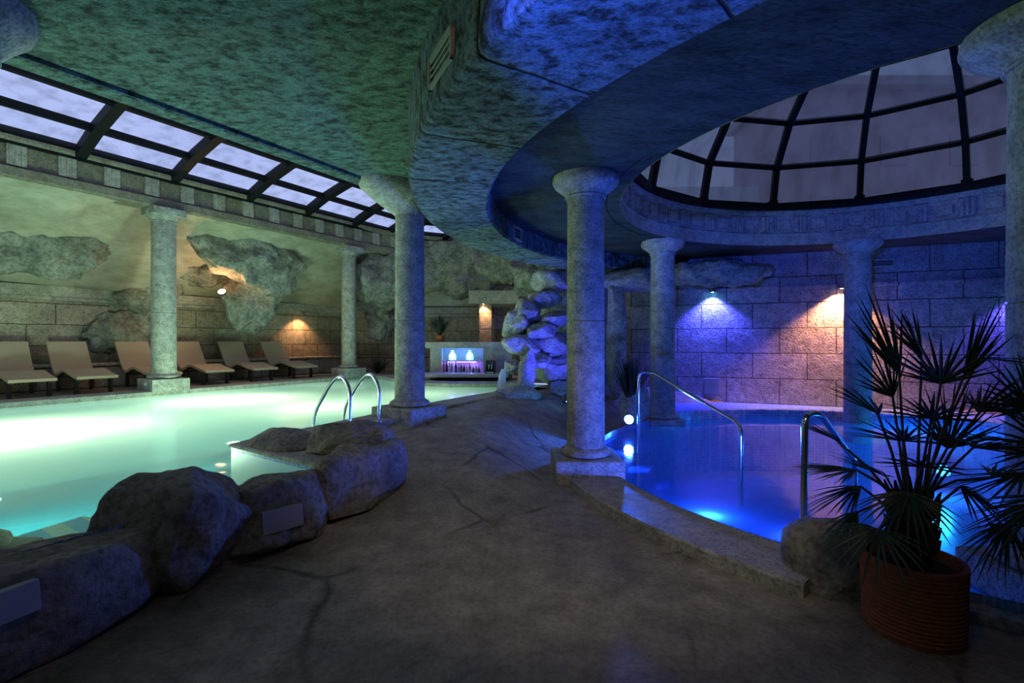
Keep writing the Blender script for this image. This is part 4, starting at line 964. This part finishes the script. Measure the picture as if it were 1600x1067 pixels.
spiky((W(687, 0, 13.45).x, 13.45, ez(534)), .66, 150, .75, 'spiky dark plant in a small terracotta pot on top of the bar', .13, 2)
spiky((W(985, 0, 8.35).x, 8.35, .35), .95, 80, .45, 'tall spiky grass plant between the lit column and the handrail', None, 3)
spiky((W(590, 0, 15.5).x, 15.5, TZ), .7, 70, 1.1, 'low dark spreading plant right of the slim far column', None, 5)

# ================================================================== VENTS and fittings
def vent(c, right, up, wd, ht, nsl, label, name='air_vent'):
    c = Vector(c); right = Vector(right).normalized(); up = Vector(up).normalized(); out = right.cross(up); R = Matrix((right, out, up)).transposed(); e = empty(name, c)
    mb = MB(); b = .022
    for s in (-1, 1):
        mb.box(R @ Vector((s * (wd / 2), 0, 0)), (b, .05, ht + b), R); mb.box(R @ Vector((0, 0, s * ht / 2)), (wd + b, .05, b), R)
    mb.build('frame', M['vent'], e)
    MB().box(R @ Vector((0, -.01, 0)), (wd, .012, ht), R).build('backing', M['dark'], e)
    for k in range(nsl):
        z = -ht / 2 + ht * (k + .5) / nsl
        MB().box(R @ Vector((0, .008, z)), (wd, .026, .007), R @ Matrix.Rotation(-.5, 3, 'X')).build('slat', M['vent'], e)
    return tag(e, label, 'air vent')
def ring_pt(px, r, z, far=False):           # where pixel column px meets a circle about O
    k = (px - 800) / F; a = 1 + k * k; b = -2 * (k * O.x + O.y); c = O.x ** 2 + O.y ** 2 - r * r; s = math.sqrt(max(0, b * b - 4 * a * c))
    y = (-b + (s if far else -s)) / 2 / a; return Vector((k * y, y, z))
q = ring_pt(691, RB1 - .012, 3.265); e = (q - O); e.z = 0; e.normalize(); tg = Vector((-e.y, e.x, 0))
vent(q, tg, (0, 0, 1), .42, .18, 4, 'louvred air vent on the curved fascia overhead')
q = ring_pt(808, RB0 - .012, 3.17, False)
k = (808 - 800) / F
ss_ = None
e = Vector((q.x - O.x, q.y - O.y, 0)).normalized()
q2 = ring_pt(808, RB0 - .012, 3.17, True); e = Vector((q2.x - O.x, q2.y - O.y, 0)).normalized(); tg = Vector((-e.y, e.x, 0))
vent(q2, -tg, (0, 0, 1), .34, .18, 4, 'small dark air vent on the recess face left of the lit column')
p = on_wall(1378, 411, .02); vent(p, WALL_D, (0, 0, 1), .36, .13, 4, 'dark air vent high on the block wall right of the far column')
s = s_at(491, -13.72); p = L(-13.72, s); vent((p.x, p.y, .76), DD, (0, 0, 1), .42, .26, 5, 'square air vent in the bench under the warm downlight')
p = on_wall(1112, 603, .04); e = empty('wall_box', p); R = Matrix.Rotation(math.atan2(WALL_D.y, WALL_D.x), 3, 'Z')
MB().box((0, 0, 0), (.30, .08, .34), R).build('cover', M['plaque'], e, bevel=.01); MB().box(R @ Vector((0, -.05, .03)), (.14, .03, .12), R).build('hatch', M['vent'], e)
tag(e, 'small grey box fitting on the block wall above the round pool rim', 'wall box')

# ================================================================== assumed unseen lamp above the viewer, added to light the walkway and the pot
flood((.2, .9, 3.5), (.5, 4.7, 0), .12, M['lamp_warm'], 'assumed warm ceiling downlight over the walkway above the viewer', 85., (1., .88, .74), .15, 'SPOT', 62, 'assumed_ceiling_lamp', .06)

# ================================================================== building outside, seen dimly through the dome
bg_ = empty('outside_building', (22., 31., 0))
MB().box((0, 0, 8), (13, 6, 16)).build('wall', plain('dull_rose_render', (.80, .66, .70), .9, var=.2, bscale=.4), bg_)
MB().box((0, -.2, 16.2), (13.8, 7, .5)).build('roof', plain('dark_roof', (.6, .55, .58), .8), bg_)
MB().box((-9.5, 2, 5.6), (7, 5, 11.2)).build('annex', plain('pale_render', (.93, .93, .95), .9, var=.15, bscale=.5), bg_)
wm = plain('unlit_window', (.66, .56, .60), .6)
for zz in (5.5, 9., 12.5):
    for xx in (-4, 0, 4): MB().box((xx, -3.0, zz), (1.6, .12, 1.7)).build('window', wm, bg_)
tag(bg_, 'dim rose-grey building outside, seen through the glass dome', 'building')
